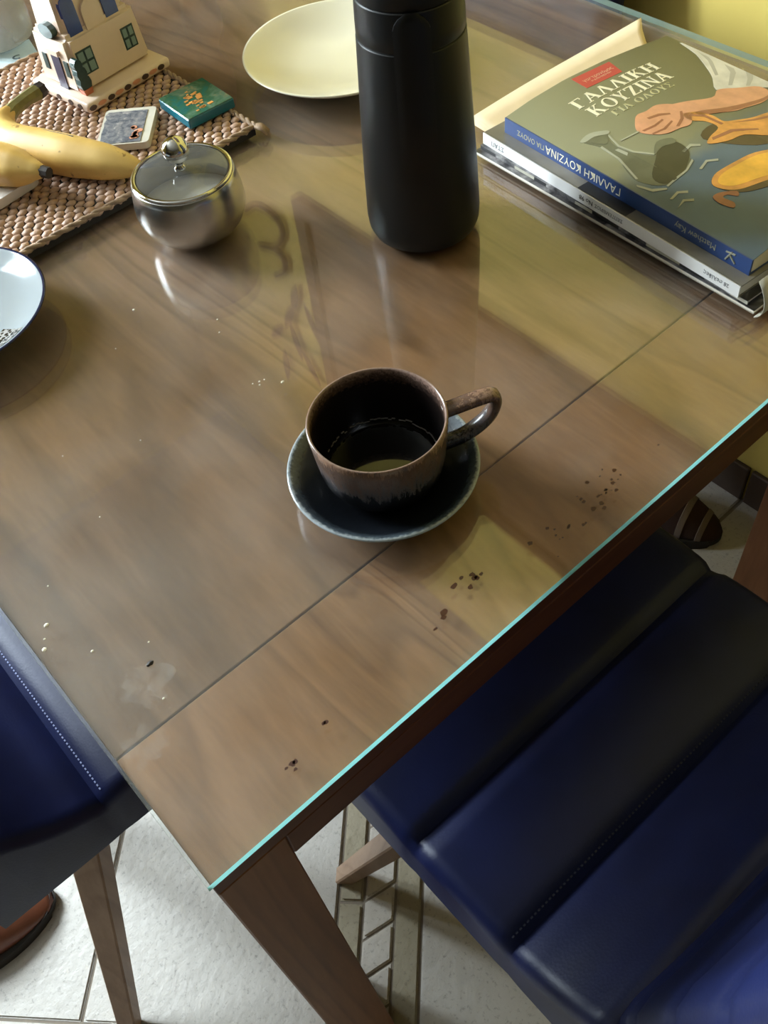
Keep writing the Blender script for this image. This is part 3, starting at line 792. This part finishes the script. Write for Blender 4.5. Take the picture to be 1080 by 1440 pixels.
b2, off = banana_obj('banana', [(.2545, .607, .0400), (.250, .616, .0400), (.243, .632, .0390), (.233, .655, .0385), (.215, .692, .0370), (.196, .735, .0330), (.176, .772, .030)],
                     [.0050, .0095, .0165, .0195, .0200, .0190, .0140], .007, 'yellow banana with black tip, cut by the left picture edge')
link('tip', TU([Vector(p)-off for p in ((.2540, .608, .0400), (.2575, .6005, .0395))], [.0056, .0052], n=8), 'banana_tip', b2)

# ------------------------------------------------------------------ small dish at the left edge
dsh = empty('enamel_dish', (.1092, .5190, Z0), label='white enamel dish with navy rim at the left picture edge', cat='dish')
bm = bmesh.new()
prof = [(0, .003), (.031, .003), (.032, 0), (.0345, 0), (.0365, .0105), (.056, .0135), (.073, .0200), (.0800, .0238), (.0808, .0248), (.0796, .0254), (.0782, .0250), (.076, .0240), (.066, .0188), (.050, .0146), (0, .0135)]
lathe(bm, prof, 80, mis=[0]*7+[1]*3+[0]*4)
link('bowl', bm, ['dish', 'dish_rim'], dsh, smooth=True)
bm = bmesh.new(); n = 14
def dprof(t):
    r = .052+t*.0235; ip = [(.050, .0146), (.066, .0188), (.076, .0240)]
    for (r0, z0), (r1, z1) in zip(ip, ip[1:]):
        if r <= r1: return r, z0+(z1-z0)*(r-r0)/(r1-r0)+.0005
    return r, .0245
g0, g1 = math.radians(-104), math.radians(-64)
grid = []
for i in range(n+1):
    a = g0+(g1-g0)*i/n; grid.append([bm.verts.new((dprof(t/8)[0]*math.cos(a), dprof(t/8)[0]*math.sin(a), dprof(t/8)[1])) for t in range(9)])
for i in range(n):
    for t in range(8): bm.faces.new((grid[i][t], grid[i+1][t], grid[i+1][t+1], grid[i][t+1]))
link('pattern', bm, 'speckle', dsh, smooth=True, label='black and white dotted pattern inside the rim')

# ------------------------------------------------------------------ banknote and jar
FONT = None
def text_mesh(s, size, depth=.0002, align='CENTER'):
    cu = bpy.data.curves.new('txt', 'FONT'); cu.body = s; cu.size = size; cu.extrude = depth/2; cu.align_x = align; cu.align_y = 'CENTER'; cu.resolution_u = 3
    o = bpy.data.objects.new('txt', cu); COL.objects.link(o)
    me = bpy.data.meshes.new_from_object(o.evaluated_get(bpy.context.evaluated_depsgraph_get()))
    bpy.data.objects.remove(o, do_unlink=True)
    bm = bmesh.new(); bm.from_mesh(me); bpy.data.meshes.remove(me); return bm
nt = empty('banknote', (.3325, .9120, Z0), math.radians(-13.5), label='pale blue printed banknote at the top left corner', cat='banknote')
link('paper', B(-.060, .060, -.031, .031, .0001, .0005), 'note', nt)
for s, size, x, y in (('5', .024, .036, -.004), ('EURO', .011, .020, -.022)):
    bm = text_mesh(s, size); bmesh.ops.rotate(bm, verts=bm.verts[:], cent=(0, 0, 0), matrix=Matrix.Rotation(math.pi, 3, 'Z')); bmesh.ops.translate(bm, verts=bm.verts[:], vec=(x, y, .0006))
    link('printed_figure', bm, 'note_ink', nt)
jr = empty('glass_jar', (.372, .962, Z0+.0006), label='grey glass jar behind the ceramic house, mostly out of view', cat='jar')
link('body', LA([(0, 0), (.040, 0), (.045, .003), (.0465, .010), (.0465, .075), (.045, .086), (.0465, .092), (.0450, .093), (.0435, .086), (.0445, .075), (.0445, .012), (.040, .006), (0, .006)], 56), 'jar_glass', jr, smooth=40)
link('rim', LA([(.0440, .0915), (.0475, .0915), (.0480, .0935), (.0470, .0955), (.0445, .0955), (.0440, .0935), (.0440, .0915)], 56), 'steel', jr, smooth=True)

# ------------------------------------------------------------------ book stack
BA = math.radians(-4.2)
def bookroot(name, x, y, z, rz, label, cat='book'): return empty(name, (x, y, Z0+z), rz, label=label, cat=cat)
def curved_slab(w, h, n, zt, zb, inset=0):
    bm = bmesh.new(); secs = []
    for i in range(n+1):
        u = inset+(w-2*inset)*i/n; secs.append([(u, -inset, zb(u)), (u, -inset, zt(u)), (u, -h+inset, zt(u)), (u, -h+inset, zb(u))])
    loft(bm, secs); return bm
def interp(x, xs, ys):
    if x <= xs[0]: return ys[0]
    for i in range(1, len(xs)):
        if x <= xs[i]: return ys[i-1]+(ys[i]-ys[i-1])*(x-xs[i-1])/(xs[i]-xs[i-1])
    return ys[-1]
CW, CHh = .2065, .276
def zcov(u): return interp(u/.205, [0, .15, .35, .6, .8, 1], [.036, .040, .042, .040, .036, .031])
# lowest: newsprint folder (beige), then two magazines, a white-spined book and the cookbook
nf = bookroot('folded_newspaper', .606, .412, 0, math.radians(-.5), 'beige folded newspaper at the bottom of the book stack', 'newspaper')
def nz(u, v):
    k = max(0., min(1., (.052-v)/.03)); return .0004+k*(.0024+.0020*math.sin(u*9+.6)+.0011*math.sin(u*21+v*12))
for k in range(3):
    bm = bmesh.new(); nu, nv = 26, 20; o_ = .0022*(2-k); G = []
    for i in range(nu+1):
        G.append([])
        for j in range(nv+1):
            v = .02+.325*j/nv+ (.003*k); u = (.250-.066*min(1., max(0., v-.018)/.075)**.8)*i/nu; G[-1].append(bm.verts.new((u-.003*k+.004*(j/nv), .02-v, max(.0004, nz(u, v)*.8+o_*.32))))
    for i in range(nu):
        for j in range(nv): bm.faces.new((G[i][j], G[i+1][j], G[i+1][j+1], G[i][j+1]))
    bm.normal_update(); bmesh.ops.solidify(bm, geom=bm.faces[:], thickness=.0003)
    link('sheet', bm, 'kraft', nf, smooth=True)
ma = bookroot('magazine', .5675, .368, .0027, math.radians(-2.2), 'black and white magazine with frayed pale edge, lowest at the stack front', 'magazine')
bmx = B(0, .200, -.310, 0, 0, .0030); link('pages', bmx, 'paper', ma)
link('cover', B(-.0008, .2005, -.3105, .0005, .0030, .0036), 'mag_cover', ma)
link('back_cover', B(-.0008, .2005, -.3105, .0005, .0000, .0003), 'grey_page', ma)
# curled corner at the front right of the stack
bm = bmesh.new(); G = []
for i in range(13):
    G.append([])
    for j in range(9):
        u = -.004+.075*i/12; t = j/8; ang = t*1.75; r = .021
        G[-1].append(bm.verts.new((u+.010*t, -.300-.013-r*math.sin(ang)*.55+.020*t*t, .0005+r*(1-math.cos(ang))*.95)))
for i in range(12):
    for j in range(8): bm.faces.new((G[i][j], G[i+1][j], G[i+1][j+1], G[i][j+1]))
bm.normal_update(); bmesh.ops.solidify(bm, geom=bm.faces[:], thickness=.0004); link('curled_corner', bm, 'grey_page', ma, smooth=True, label='grey page corner curling up')
mb = bookroot('magazine', .5725, .366, .0065, math.radians(-3.0), 'dark photo magazine just below the white-spined book', 'magazine')
link('pages', B(.0005, .198, -.300, 0, 0, .0033), 'paper', mb)
bm = bmesh.new()
ys = [0, -.02, -.045, -.07, -.085, -.12, -.14, -.17, -.20, -.235, -.26, -.285, -.301]
for k, (a, b) in enumerate(zip(ys, ys[1:])):
    box(bm, -.0006, .0008, b, a, .0002, .0034, mi=k % 3)
link('spine', bm, ['black_print', 'mag_cover', 'grey_page'], mb)
link('cover', B(-.0008, .1985, -.301, .0005, .0034, .0039), 'mag_cover', mb)
wb = bookroot('white_spined_book', .5760, .3660, .0106, BA, 'thin grey book with white printed spine beneath the cookbook')
link('pages', B(.001, .202, -.293, -.001, .0008, .0096), 'paper', wb)
link('cover', B(0, .204, -.294, 0, .0096, .0108), 'grey_cover', wb)
link('back_cover', B(0, .204, -.294, 0, 0, .0008), 'grey_cover', wb)
link('dark_panel', B(.0008, .060, -.175, -.120, .0107, .0111), 'black_print', wb)
link('spine', B(-.0010, .0006, -.294, 0, 0, .0108), 'white_spine', wb)
def spine_text(parent, s, size, y, z, x, m):
    bm = text_mesh(s, size)
    for v in bm.verts: v.co = Vector((x-v.co.z, y+v.co.x, z-v.co.y))
    link('spine_lettering', bm, m, parent)
spine_text(wb, 'ΣΤΑΠ', .0062, -.020, .0055, -.0011, 'grey_print')
spine_text(wb, 'No 98', .0062, -.132, .0055, -.0011, 'black_print')
spine_text(wb, 'ΣΕΠΤΕΜΒΡΙΟΣ', .0045, -.158, .0055, -.0011, 'grey_print')
spine_text(wb, '28 σελίδες', .0050, -.272, .0055, -.0011, 'grey_print')
cb = bookroot('cookbook', .589, .351, 0, BA, 'glossy Greek cookbook with blue spine lying on top of the stack')
def zb(u): return .0216+ (zcov(u)-.036)*.25 if u > .0 else .0216
link('pages', curved_slab(CW-.002, CHh, 20, lambda u: zcov(u)-.0006, lambda u: .0222, .0012), 'paper', cb)
link('cover', curved_slab(CW, CHh, 24, lambda u: zcov(u), lambda u: zcov(u)-.0006), 'cover', cb, smooth=30)
link('back_cover', B(0, CW, -CHh, 0, .0216, .0222), 'blue_spine', cb)
link('spine', B(-.0012, .0006, -CHh, 0, .0216, .0360), 'blue_spine', cb)
spine_text(cb, 'ΓΑΛΛΙΚΗ ΚΟΥΖΙΝΑ', .0100, -.098, .0290, -.0013, 'cream_print')
spine_text(cb, 'ΓΙΑ ΟΛΟΥΣ', .0066, -.034, .0290, -.0013, 'pale_print')
spine_text(cb, 'Matthew Kay', .0078, -.222, .0290, -.0013, 'hi_pr')
bm = bmesh.new()
for a, b in (((-.253, .0245), (-.258, .0335)), ((-.2565, .030), (-.262, .0250)), ((-.2525, .0315), (-.261, .0325))): tube(bm, [(-.0014, a[0], a[1]), (-.0014, b[0], b[1])], .0008, n=6)
link('spine_emblem', bm, 'hi_pr', cb)
CUTS = [CW*i/24 for i in range(1, 24)]
def drape(bm, lift):
    for u in CUTS:
        geom = bm.verts[:]+bm.edges[:]+bm.faces[:]
        bmesh.ops.bisect_plane(bm, geom=geom, plane_co=(u, 0, 0), plane_no=(1, 0, 0))
    for v in bm.verts: v.co.z += zcov(v.co.x)+lift
    return bm
def deca(name, poly, m, lvl=1, **k):
    bm = bmesh.new(); prism(bm, [(max(0.0005, min(CW-.0003, x/1000)), -max(.3, min(275.5, y))/1000) for x, y in poly], -.0002, .0001)
    return link(name, drape(bm, .00008*lvl), m, cb, **k)
def smoothpoly(pts, n=4):
    P = [Vector((x, y, 0)) for x, y in pts]; N = len(P); out = []
    for i in range(N):
        p0, p1, p2, p3 = P[i-1], P[i], P[(i+1) % N], P[(i+2) % N]
        for k in range(n):
            t = k/n; q = .5*((2*p1)+(p2-p0)*t+(2*p0-5*p1+4*p2-p3)*t*t+(3*p1-p0-3*p2+p3)*t**3); out.append((q.x, q.y))
    return out
deca('printed_label', [(76, 4), (124, 4), (118.5, 25), (75.5, 25)][:1]+[(123, 5), (118.5, 26), (75, 25)], 'red_label', 1, label='red label on the cover')
# printed picture
deca('printed_shadow', smoothpoly([(86, 150), (110, 140), (140, 158), (175, 160), (206, 175), (206, 215), (150, 200), (110, 186)]), 'brown_pr', 1)
deca('printed_sleeve', smoothpoly([(206, 20), (198, 44), (182, 72), (172, 86), (157, 103), (174, 112), (190, 122), (206, 124)], 3), 'linen', 2)
for a in ([(204, 40), (196, 60), (178, 84), (181, 85), (198, 64), (205, 50)], [(205, 70), (194, 88), (172, 104), (175, 106), (197, 92), (205, 82)], [(206, 96), (196, 106), (184, 114), (187, 116), (200, 109), (206, 104)]): deca('printed_fold', a, 'grey_page', 3)
deca('printed_arm', smoothpoly([(92, 92), (116, 98.5), (143, 110), (158, 104), (174, 112), (192, 122), (190, 136), (172, 143), (150, 140), (137, 137), (107, 121), (96, 118)]), 'skin', 3)
deca('printed_arm_shade', smoothpoly([(107, 121), (137, 136), (172, 142), (190, 137), (172, 138), (140, 130), (112, 117)]), 'skin_sh', 4)
deca('printed_hand', smoothpoly([(66, 92), (74, 87), (84, 88), (97, 87), (108, 95), (112, 108), (106, 120), (95, 128), (84, 126), (70, 124), (60, 114), (57, 103)]), 'skin', 4)
for a in ([(60, 106), (72, 108), (84, 106), (84, 108), (72, 110.5), (60, 108.5)], [(62, 115), (74, 117), (88, 113), (88, 115), (74, 119.5), (62, 117)], [(76, 96), (88, 98), (96, 104), (95, 106), (86, 101), (76, 99)], [(84, 122), (96, 116), (104, 108), (106, 109), (98, 118), (86, 124)]): deca('printed_finger_line', a, 'skin_sh', 5)
deca('printed_fork', [(38, 102), (58, 104), (58, 106), (38, 103.4)], 'hi_pr', 4)
deca('printed_bread', smoothpoly([(102, 113), (114, 118), (119, 132), (119, 144), (130, 150), (142, 155), (160, 158), (180, 166), (206, 178), (206, 196), (170, 188), (139, 180), (128, 182), (115, 169), (98, 166), (83, 158), (92, 152), (108, 147), (108, 134), (100, 124)]), 'crust', 4)
for a in ([(104, 118), (112, 128), (113, 146), (116, 146), (115, 126), (107, 117)], [(90, 157), (112, 160), (130, 172), (131, 170), (113, 156), (92, 154)], [(122, 150), (140, 160), (160, 166), (161, 163), (140, 157)]): deca('printed_crust_shade', a, 'skin_sh', 5)
deca('printed_carafe', smoothpoly([(17, 78), (28, 77), (40, 84), (33, 94), (30, 107), (33, 122), (42, 138), (56, 140), (60, 152), (56, 164), (44, 168), (20, 170), (10, 150), (14, 132), (20, 119), (22, 104), (21, 94)]), 'glass_pr', 2)
deca('printed_liquid', smoothpoly([(38, 142), (52, 133), (66, 136), (66, 150), (58, 160), (40, 170), (22, 170), (20, 156)]), 'dark_pr', 3)
deca('printed_carafe_lip', smoothpoly([(16, 77), (28, 75.5), (41, 84), (38, 88), (28, 82), (18, 81)]), 'hi_pr', 3)
deca('printed_carafe_neck', smoothpoly([(21, 85), (28, 84), (36, 88), (31, 95), (26, 96)]), 'glass_pr', 4)
for a in ([(21, 96), (23, 96), (21, 119), (12, 148), (10.5, 147), (19.5, 118)], [(36, 90), (38, 89), (32.5, 107), (35, 121), (44, 136), (42, 137), (33, 122), (30.8, 107)], [(26, 108), (29, 109), (30, 119), (27, 121)], [(20, 171), (44, 169), (58, 163), (57, 165.5), (44, 171), (20, 173)], [(6, 152), (10, 165), (18, 173), (17, 175), (8, 168), (4.5, 154)]): deca('printed_glass_line', a, 'hi_pr', 4)
deca('printed_glass', smoothpoly([(42, 137), (56, 126), (68, 131), (66, 138), (54, 134)]), 'glass_pr', 4)
deca('printed_pie_dish', smoothpoly([(43, 199), (54, 190), (74, 190), (100, 192), (122, 204), (134, 222), (120, 238), (92, 236), (66, 228), (50, 218)]), 'brown_pr', 3)
deca('printed_crust_rim', smoothpoly([(43, 199), (54, 190), (74, 190), (100, 192), (122, 204), (128, 216), (110, 226), (88, 226), (66, 221), (50, 214)]), 'crust', 4)
deca('printed_filling', smoothpoly([(48, 200), (57, 194), (75, 194), (100, 196), (118, 206), (122, 214), (108, 221), (88, 221), (68, 216), (53, 210)]), 'pie', 5)
deca('printed_dish_handle', smoothpoly([(32, 208), (40, 208), (50, 216), (46, 221), (42, 214), (37, 214), (38, 224), (33, 228), (30, 218)]), 'skin_sh', 4)
for a in ([(60, 150), (72, 148), (78, 154), (76, 156), (70, 151), (61, 152.5)], [(52, 176), (64, 172), (72, 178), (70, 180), (63, 174.5), (53, 178)], [(10, 184), (20, 182), (26, 188), (24, 190), (19, 184.5), (11, 186)], [(6, 196), (16, 192), (22, 198), (20, 200), (15, 194.5)]): deca('printed_glass_line', a, 'hi_pr', 3)
# serif title lettering
def letter(ch):
    tk, tn, s = .17, .075, .06; q = []
    def v(x, y0=0, y1=1, t=tk): q.append([(x-t/2, y0), (x+t/2, y0), (x+t/2, y1), (x-t/2, y1)])
    def hbar(x0, x1, y, t=tn): q.append([(x0, y-t/2), (x1, y-t/2), (x1, y+t/2), (x0, y+t/2)])
    def d(x0, y0, x1, y1, t): q.append([(x0-t/2, y0), (x0+t/2, y0), (x1+t/2, y1), (x1-t/2, y1)])
    def ser(x, y, w=.17): hbar(x-w, x+w, y+(s/2 if y < .5 else -s/2), s)
    if ch == 'Γ': v(.2); ser(.2, 0); ser(.2, 1); hbar(.1, .64, 1-tn/2); v(.62, .78, 1, .05); return q, .72
    if ch in 'ΑΛ':
        d(.12, 0, .40, 1, tn); d(.68, 0, .40, 1, tk); ser(.12, 0, .13); ser(.68, 0, .16)
        if ch == 'Α': hbar(.2, .6, .33)
        return q, .84
    if ch == 'Ι': v(.22); ser(.22, 0); ser(.22, 1); return q, .44
    if ch == 'Κ': v(.2); ser(.2, 0); ser(.2, 1); d(.26, .42, .62, 1, tn); d(.70, 0, .38, .6, tk); ser(.62, 1, .13); ser(.70, 0, .15); return q, .88
    if ch == 'Η': v(.2); v(.70); ser(.2, 0); ser(.2, 1); ser(.7, 0); ser(.7, 1); hbar(.2, .7, .52); return q, .92
    if ch == 'Υ': d(.38, .42, .13, 1, tk); d(.38, .42, .64, 1, tn); v(.38, 0, .48); ser(.38, 0); ser(.13, 1, .13); ser(.64, 1, .13); return q, .78
    if ch == 'Ζ': hbar(.1, .66, 1-tn/2); hbar(.08, .68, tn/2); d(.16, .04, .60, .96, tk); v(.12, .78, 1, .05); v(.67, 0, .22, .05); return q, .76
    if ch == 'Ν': v(.16, t=tn); v(.74, t=tn); d(.74, 0, .18, 1, tk); ser(.16, 0, .13); ser(.12, 1, .13); ser(.74, 1, .13); return q, .92
    if ch == 'Σ': hbar(.1, .62, 1-tn/2); hbar(.1, .64, tn/2); d(.12, .04, .40, .52, tn); d(.40, .48, .14, .96, tk); v(.61, .78, 1, .05); v(.63, 0, .22, .05); return q, .72
    if ch == 'Ο':
        n = 22
        for i in range(n):
            a0, a1 = 2*math.pi*i/n, 2*math.pi*(i+1)/n
            o = lambda a: (.42+.38*math.cos(a), .5+.52*math.sin(a)); w_ = lambda a: (.42+.225*math.cos(a), .5+.45*math.sin(a))
            q.append([w_(a0), o(a0), o(a1), w_(a1)])
        return q, .86
    return q, .4
def title(s, u0, u1, vtop, hgt, m):
    qs = []; x = 0
    for ch in s:
        q, wd = letter(ch)
        qs.append((x, q)); x += wd
    k = (u1-u0)/x
    for off_, q in qs:
        if not q: continue
        bm = bmesh.new()
        for p in q:
            pts = [((u0+(off_+a)*k)/1000, -(vtop+hgt*(1-b))/1000) for a, b in p]
            ar = sum(pts[i][0]*pts[(i+1) % len(pts)][1]-pts[(i+1) % len(pts)][0]*pts[i][1] for i in range(len(pts)))
            if ar < 0: pts = pts[::-1]
            prism(bm, pts, -.0002, .0001)
        link('title_letter', drape(bm, .00016), m, cb)
title('ΓΑΛΛΙΚΗ', 46.5, 152, 29.8, 14.0, 'cream_print')
title('ΚΟΥΖΙΝΑ', 49, 147, 48.0, 15.0, 'cream_print')
title('ΓΙΑ ΟΛΟΥΣ', 61, 136, 66.5, 8.0, 'pale_print')
def flat_text(s, size, u, v, m, lvl):
    bm = text_mesh(s, size, .0001)
    for q in bm.verts: q.co = Vector((q.co.x+u/1000, q.co.y-v/1000, 0))
    link('small_lettering', drape(bm, .00008*lvl+.0001), m, cb)
flat_text('γαστρονόμος', .0058, 99, 14.5, 'cream_print', 2)
flat_text('Η ΚΑΘΗΜΕΡΙΝΗ', .0032, 99, 19.2, 'cream_print', 2)

# ------------------------------------------------------------------ slippers on the floor
def slipper(name, loc, rz, label, L, W, hgt, m_up, m_sole, stripes=None):
    s = empty(name, loc, rz, label=label, cat='slipper')
    def outline(k, n=40):
        pts = []
        for i in range(n):
            a = 2*math.pi*i/n; x = math.cos(a)*L/2*k; y = math.sin(a)*W/2*k*(1+.12*math.cos(a)-.10*math.cos(2*a)); pts.append((x, y))
        return pts
    bm = bmesh.new(); prism(bm, outline(1.0), 0, .018); bmesh.ops.bevel(bm, geom=[e for e in bm.edges if abs(e.verts[0].co.z-e.verts[1].co.z) < 1e-5], offset=.004, segments=2, affect='EDGES')
    link('sole', bm, m_sole, s, smooth=40)
    def up(x, t):  # upper shell over the toe half, t in 0..1 across
        k = x/(L/2); wid = W/2*.90*math.sqrt(max(0, 1-k*k))*(1+.12*k); a = math.pi*t
        hh = hgt*(1-.75*max(0, (k-.15)/.85)**1.7)
        return Vector((x, -wid*math.cos(a), .014+(hh-.014)*math.sin(a)**.7))
    def shell(x0, x1, lift, m, name):
        bm = bmesh.new(); G = []
        for i in range(17):
            x = x0+(x1-x0)*i/16; G.append([])
            for j in range(17):
                p = up(min(x, L/2*.985), j/16); c = Vector((p.x, 0, .012)); d = (p-c); p = p+d.normalized()*lift if d.length > 1e-5 else p
                G[-1].append(bm.verts.new(p))
        for i in range(16):
            for j in range(16): bm.faces.new((G[i][j], G[i+1][j], G[i+1][j+1], G[i][j+1]))
        bmesh.ops.remove_doubles(bm, verts=bm.verts[:], dist=1e-6)
        bm.normal_update(); bmesh.ops.solidify(bm, geom=bm.faces[:], thickness=.002)
        return link(name, bm, m, s, smooth=True)
    shell(-L*.05, L/2*.985, 0, m_up, 'upper')
    for a, b in (stripes or []): shell(a*L/2, b*L/2, .0015, 'stripe', 'stripe')
    return s
slipper('house_slipper', (-.288, .462, 0), math.radians(-14), 'brown slipper with black sole on floor tiles at lower left', .25, .098, .058, 'slipper', 'sole')
slipper('striped_slipper', (.865, .288, 0), math.radians(-74), 'dark brown knitted slipper with grey stripes beside the brown skirting', .235, .096, .062, 'slip2', 'sole', [(.18, .26), (.46, .54), (.72, .79)])

# ------------------------------------------------------------------ sideboard added for its reflection, picture and iron hook along the yellow wall
cbd = empty('sideboard', (.86, 1.80, 0), label='dark wooden sideboard with turned corner posts against the yellow wall, added out of frame for its reflection', cat='cabinet')
link('carcass', B(-.115, .115, -.26, .26, .06, 1.36, bev=.004), 'cab_wood', cbd)
link('top', B(-.135, .128, -.29, .29, 1.36, 1.39, bev=.006, seg=2), 'cab_wood', cbd)
for sx in (-1, 1):
    for sy in (-1, 1):
        prof = [(0, 0), (.022, 0), (.026, .03), (.020, .08), (.030, .20), (.022, .40), (.024, .70), (.020, 1.02), (.026, 1.06), (.040, 1.12), (.038, 1.15), (.020, 1.185), (.020, 1.19), (.036, 1.22), (.040, 1.26), (.030, 1.31), (.020, 1.34), (.020, 1.36), (0, 1.36)]
        link('post', LA(prof, 20, cx=sx*.088, cy=sy*.278), 'cab_wood', cbd, smooth=True)
for k in (-1, 1):
    d = link('door', B(-.127, -.115, min(k*.008, k*.24), max(k*.008, k*.24), .10, 1.32, bev=.003), 'cab_wood', cbd); link('knob', LA([(0, 0), (.010, .0), (.013, .010), (.008, .018), (0, .02)], 14), 'iron', d).matrix_local = Matrix.Translation((-.127, k*.035, .72)) @ Matrix.Rotation(-math.pi/2, 4, 'Y')
PY0, PY1, PZ0, PZ1 = .24, 1.352, Z0+.708, Z0+1.315
pic = empty('framed_picture', (XW, (PY0+PY1)/2, PZ0), label='wide dark framed picture on the yellow wall, seen mirrored in the glass', cat='picture')
yy = (PY1-PY0)/2; zz = PZ1-PZ0; bm = bmesh.new()
for a in ((-yy, -yy+.035, 0, zz), (yy-.035, yy, 0, zz), (-yy+.035, yy-.035, 0, .035), (-yy+.035, yy-.035, zz-.035, zz)): box(bm, -.028, -.001, a[0], a[1], a[2], a[3])
link('frame', bm, 'frame_dark', pic)
link('canvas', B(-.016, -.001, -yy+.035, yy-.035, .035, zz-.035), 'canvas', pic)
hk = empty('wall_ornament', (XW, 1.50, Z0+.82), label='curled wrought iron ornament with leaves on the yellow wall, mirrored beside the sugar bowl', cat='ornament')
bm = bmesh.new()
tube(bm, spline([(-.012, y_-1.50, z_-.82) for y_, z_ in ((1.590, .862), (1.545, .826), (1.500, .814), (1.455, .822), (1.442, .850), (1.470, .900), (1.520, .935), (1.563, .952), (1.520, .936), (1.480, .930), (1.460, .945), (1.475, .985), (1.517, 1.022))], 5), .0075, n=8)
link('scroll', bm, 'iron', hk, smooth=True)
LEAVES = [(1.43, 1.00, 70, .12), (1.41, 1.05, 110, .12), (1.46, 1.08, 60, .14), (1.50, 1.16, 100, .13), (1.54, 1.20, 50, .12), (1.47, 1.24, 120, .12), (1.56, 1.30, 80, .14)]
for yl, zl, al, ln in LEAVES:
    bm = bmesh.new(); c0 = Vector((-.012, yl-1.50, zl-.82)); a = math.radians(al); dr = Vector((0, math.cos(a), math.sin(a))); sd = Vector((0, -dr.z, dr.y))
    pts = [c0+dr*(ln*t)+sd*(.014*math.sin(math.pi*t)) for t in (0, .25, .5, .75, 1)]+[c0+dr*(ln*t)-sd*(.014*math.sin(math.pi*t)) for t in (.75, .5, .25)]
    lo = [bm.verts.new(p) for p in pts]; hi = [bm.verts.new(p+Vector((-.003, 0, 0))) for p in pts]
    bm.faces.new(lo); bm.faces.new(hi)
    for i in range(len(pts)): bm.faces.new((lo[i], lo[(i+1) % len(pts)], hi[(i+1) % len(pts)], hi[i]))
    link('leaf', bm, 'iron', hk)

# ------------------------------------------------------------------ stains and crumbs on the glass
def blob(bm, x, y, r, z0=.0, z1=.0002, n=9, asp=1., rot=0.):
    ca, sa = math.cos(rot), math.sin(rot); pts = []
    for i in range(n):
        a = 2*math.pi*i/n; rr = r*random.uniform(.65, 1.2); px, py = rr*math.cos(a), rr*asp*math.sin(a); pts.append((x+px*ca-py*sa, y+px*sa+py*ca))
    prism(bm, pts, z0, z1)
bm = bmesh.new(); cx0, cy0 = .335, .03
for i in range(34):
    t = random.gauss(0, .5); px = .335+.050*t; py = .030+.006*random.gauss(0, 1)+.004*t
    blob(bm, px-cx0, py-cy0, random.uniform(.0005, .0021), asp=random.uniform(.5, 1))
link('coffee_spatter', bm, 'dirt', loc=(cx0, cy0, Z0), label='largest patch of dried brown drips on the glass, right of the saucer', cat='stain', kind='stuff')
for nm_, cx0, cy0, k, sp, lb in (('coffee_drips', .236, .037, 7, .010, 'few dark brown drips on the glass just below the saucer'), ('coffee_drips', .206, .031, 3, .005, 'pair of brown drop marks left of the drips below the saucer'), ('coffee_drips', .105, .029, 2, .002, 'single small brown drop mark on the end leaf'), ('coffee_drips', .074, .022, 4, .006, 'faint small drop marks nearest the glass corner')):
    bm = bmesh.new()
    for i in range(k): blob(bm, random.gauss(0, sp*.7), random.gauss(0, sp*.35), random.uniform(.0012, .0028), asp=random.uniform(.5, 1))
    link(nm_, bm, 'dirt', loc=(cx0, cy0, Z0), label=lb, cat='stain', kind='stuff')
bm = bmesh.new()
crumbs = [(.261, .269, .0017), (.249, .283, .0010), (.247, .280, .0009), (.253, .282, .0007), (.244, .285, .0007), (.260, .352, .0009), (.268, .366, .0009), (.226, .429, .0012), (.018, .208, .0020), (.008, .193, .0018), (.012, .200, .0010), (.030, .170, .0012), (.034, .235, .0007), (.060, .150, .0008), (.045, .110, .0010), (.310, .215, .0006), (.150, .300, .0006), (.090, .260, .0006), (.19, .40, .0006), (.10, .33, .0005)]
for x, y, r in crumbs:
    mtx = Matrix.Translation((x-.2, y-.25, r*.5)) @ Matrix.Diagonal((r, r*random.uniform(.5, .9), r*.55, 1)); bmesh.ops.create_icosphere(bm, subdivisions=1, radius=1, matrix=mtx)
link('crumbs', bm, 'crumb', loc=(.2, .25, Z0), label='scattered pale crumbs on the glass left of the cup', cat='crumbs', kind='stuff')
bm = bmesh.new(); bmesh.ops.create_icosphere(bm, subdivisions=2, radius=1, matrix=Matrix.Diagonal((.0026, .0015, .0012, 1)))
for v in bm.verts: v.co *= 1+.35*mnoise.noise(v.co*900)
link('dark_crumb', bm, 'bug', loc=(.052, .136, Z0+.0008), label='tiny dark crumb on the glass near the left chair', cat='crumb')
for x, y, r, lb in ((.042, .125, .017, 'faint round dried water mark beside the dark crumb'), (.020, .092, .014, 'faint dried water mark at the end of the joint line')):
    bm = bmesh.new(); blob(bm, 0, 0, r, 0, .00012, 26); bm.normal_update()
    for f in [f for f in bm.faces if f.normal.z < .5]: bm.faces.remove(f)
    link('water_mark', bm, 'mark', loc=(x, y, Z0), label=lb, cat='stain')
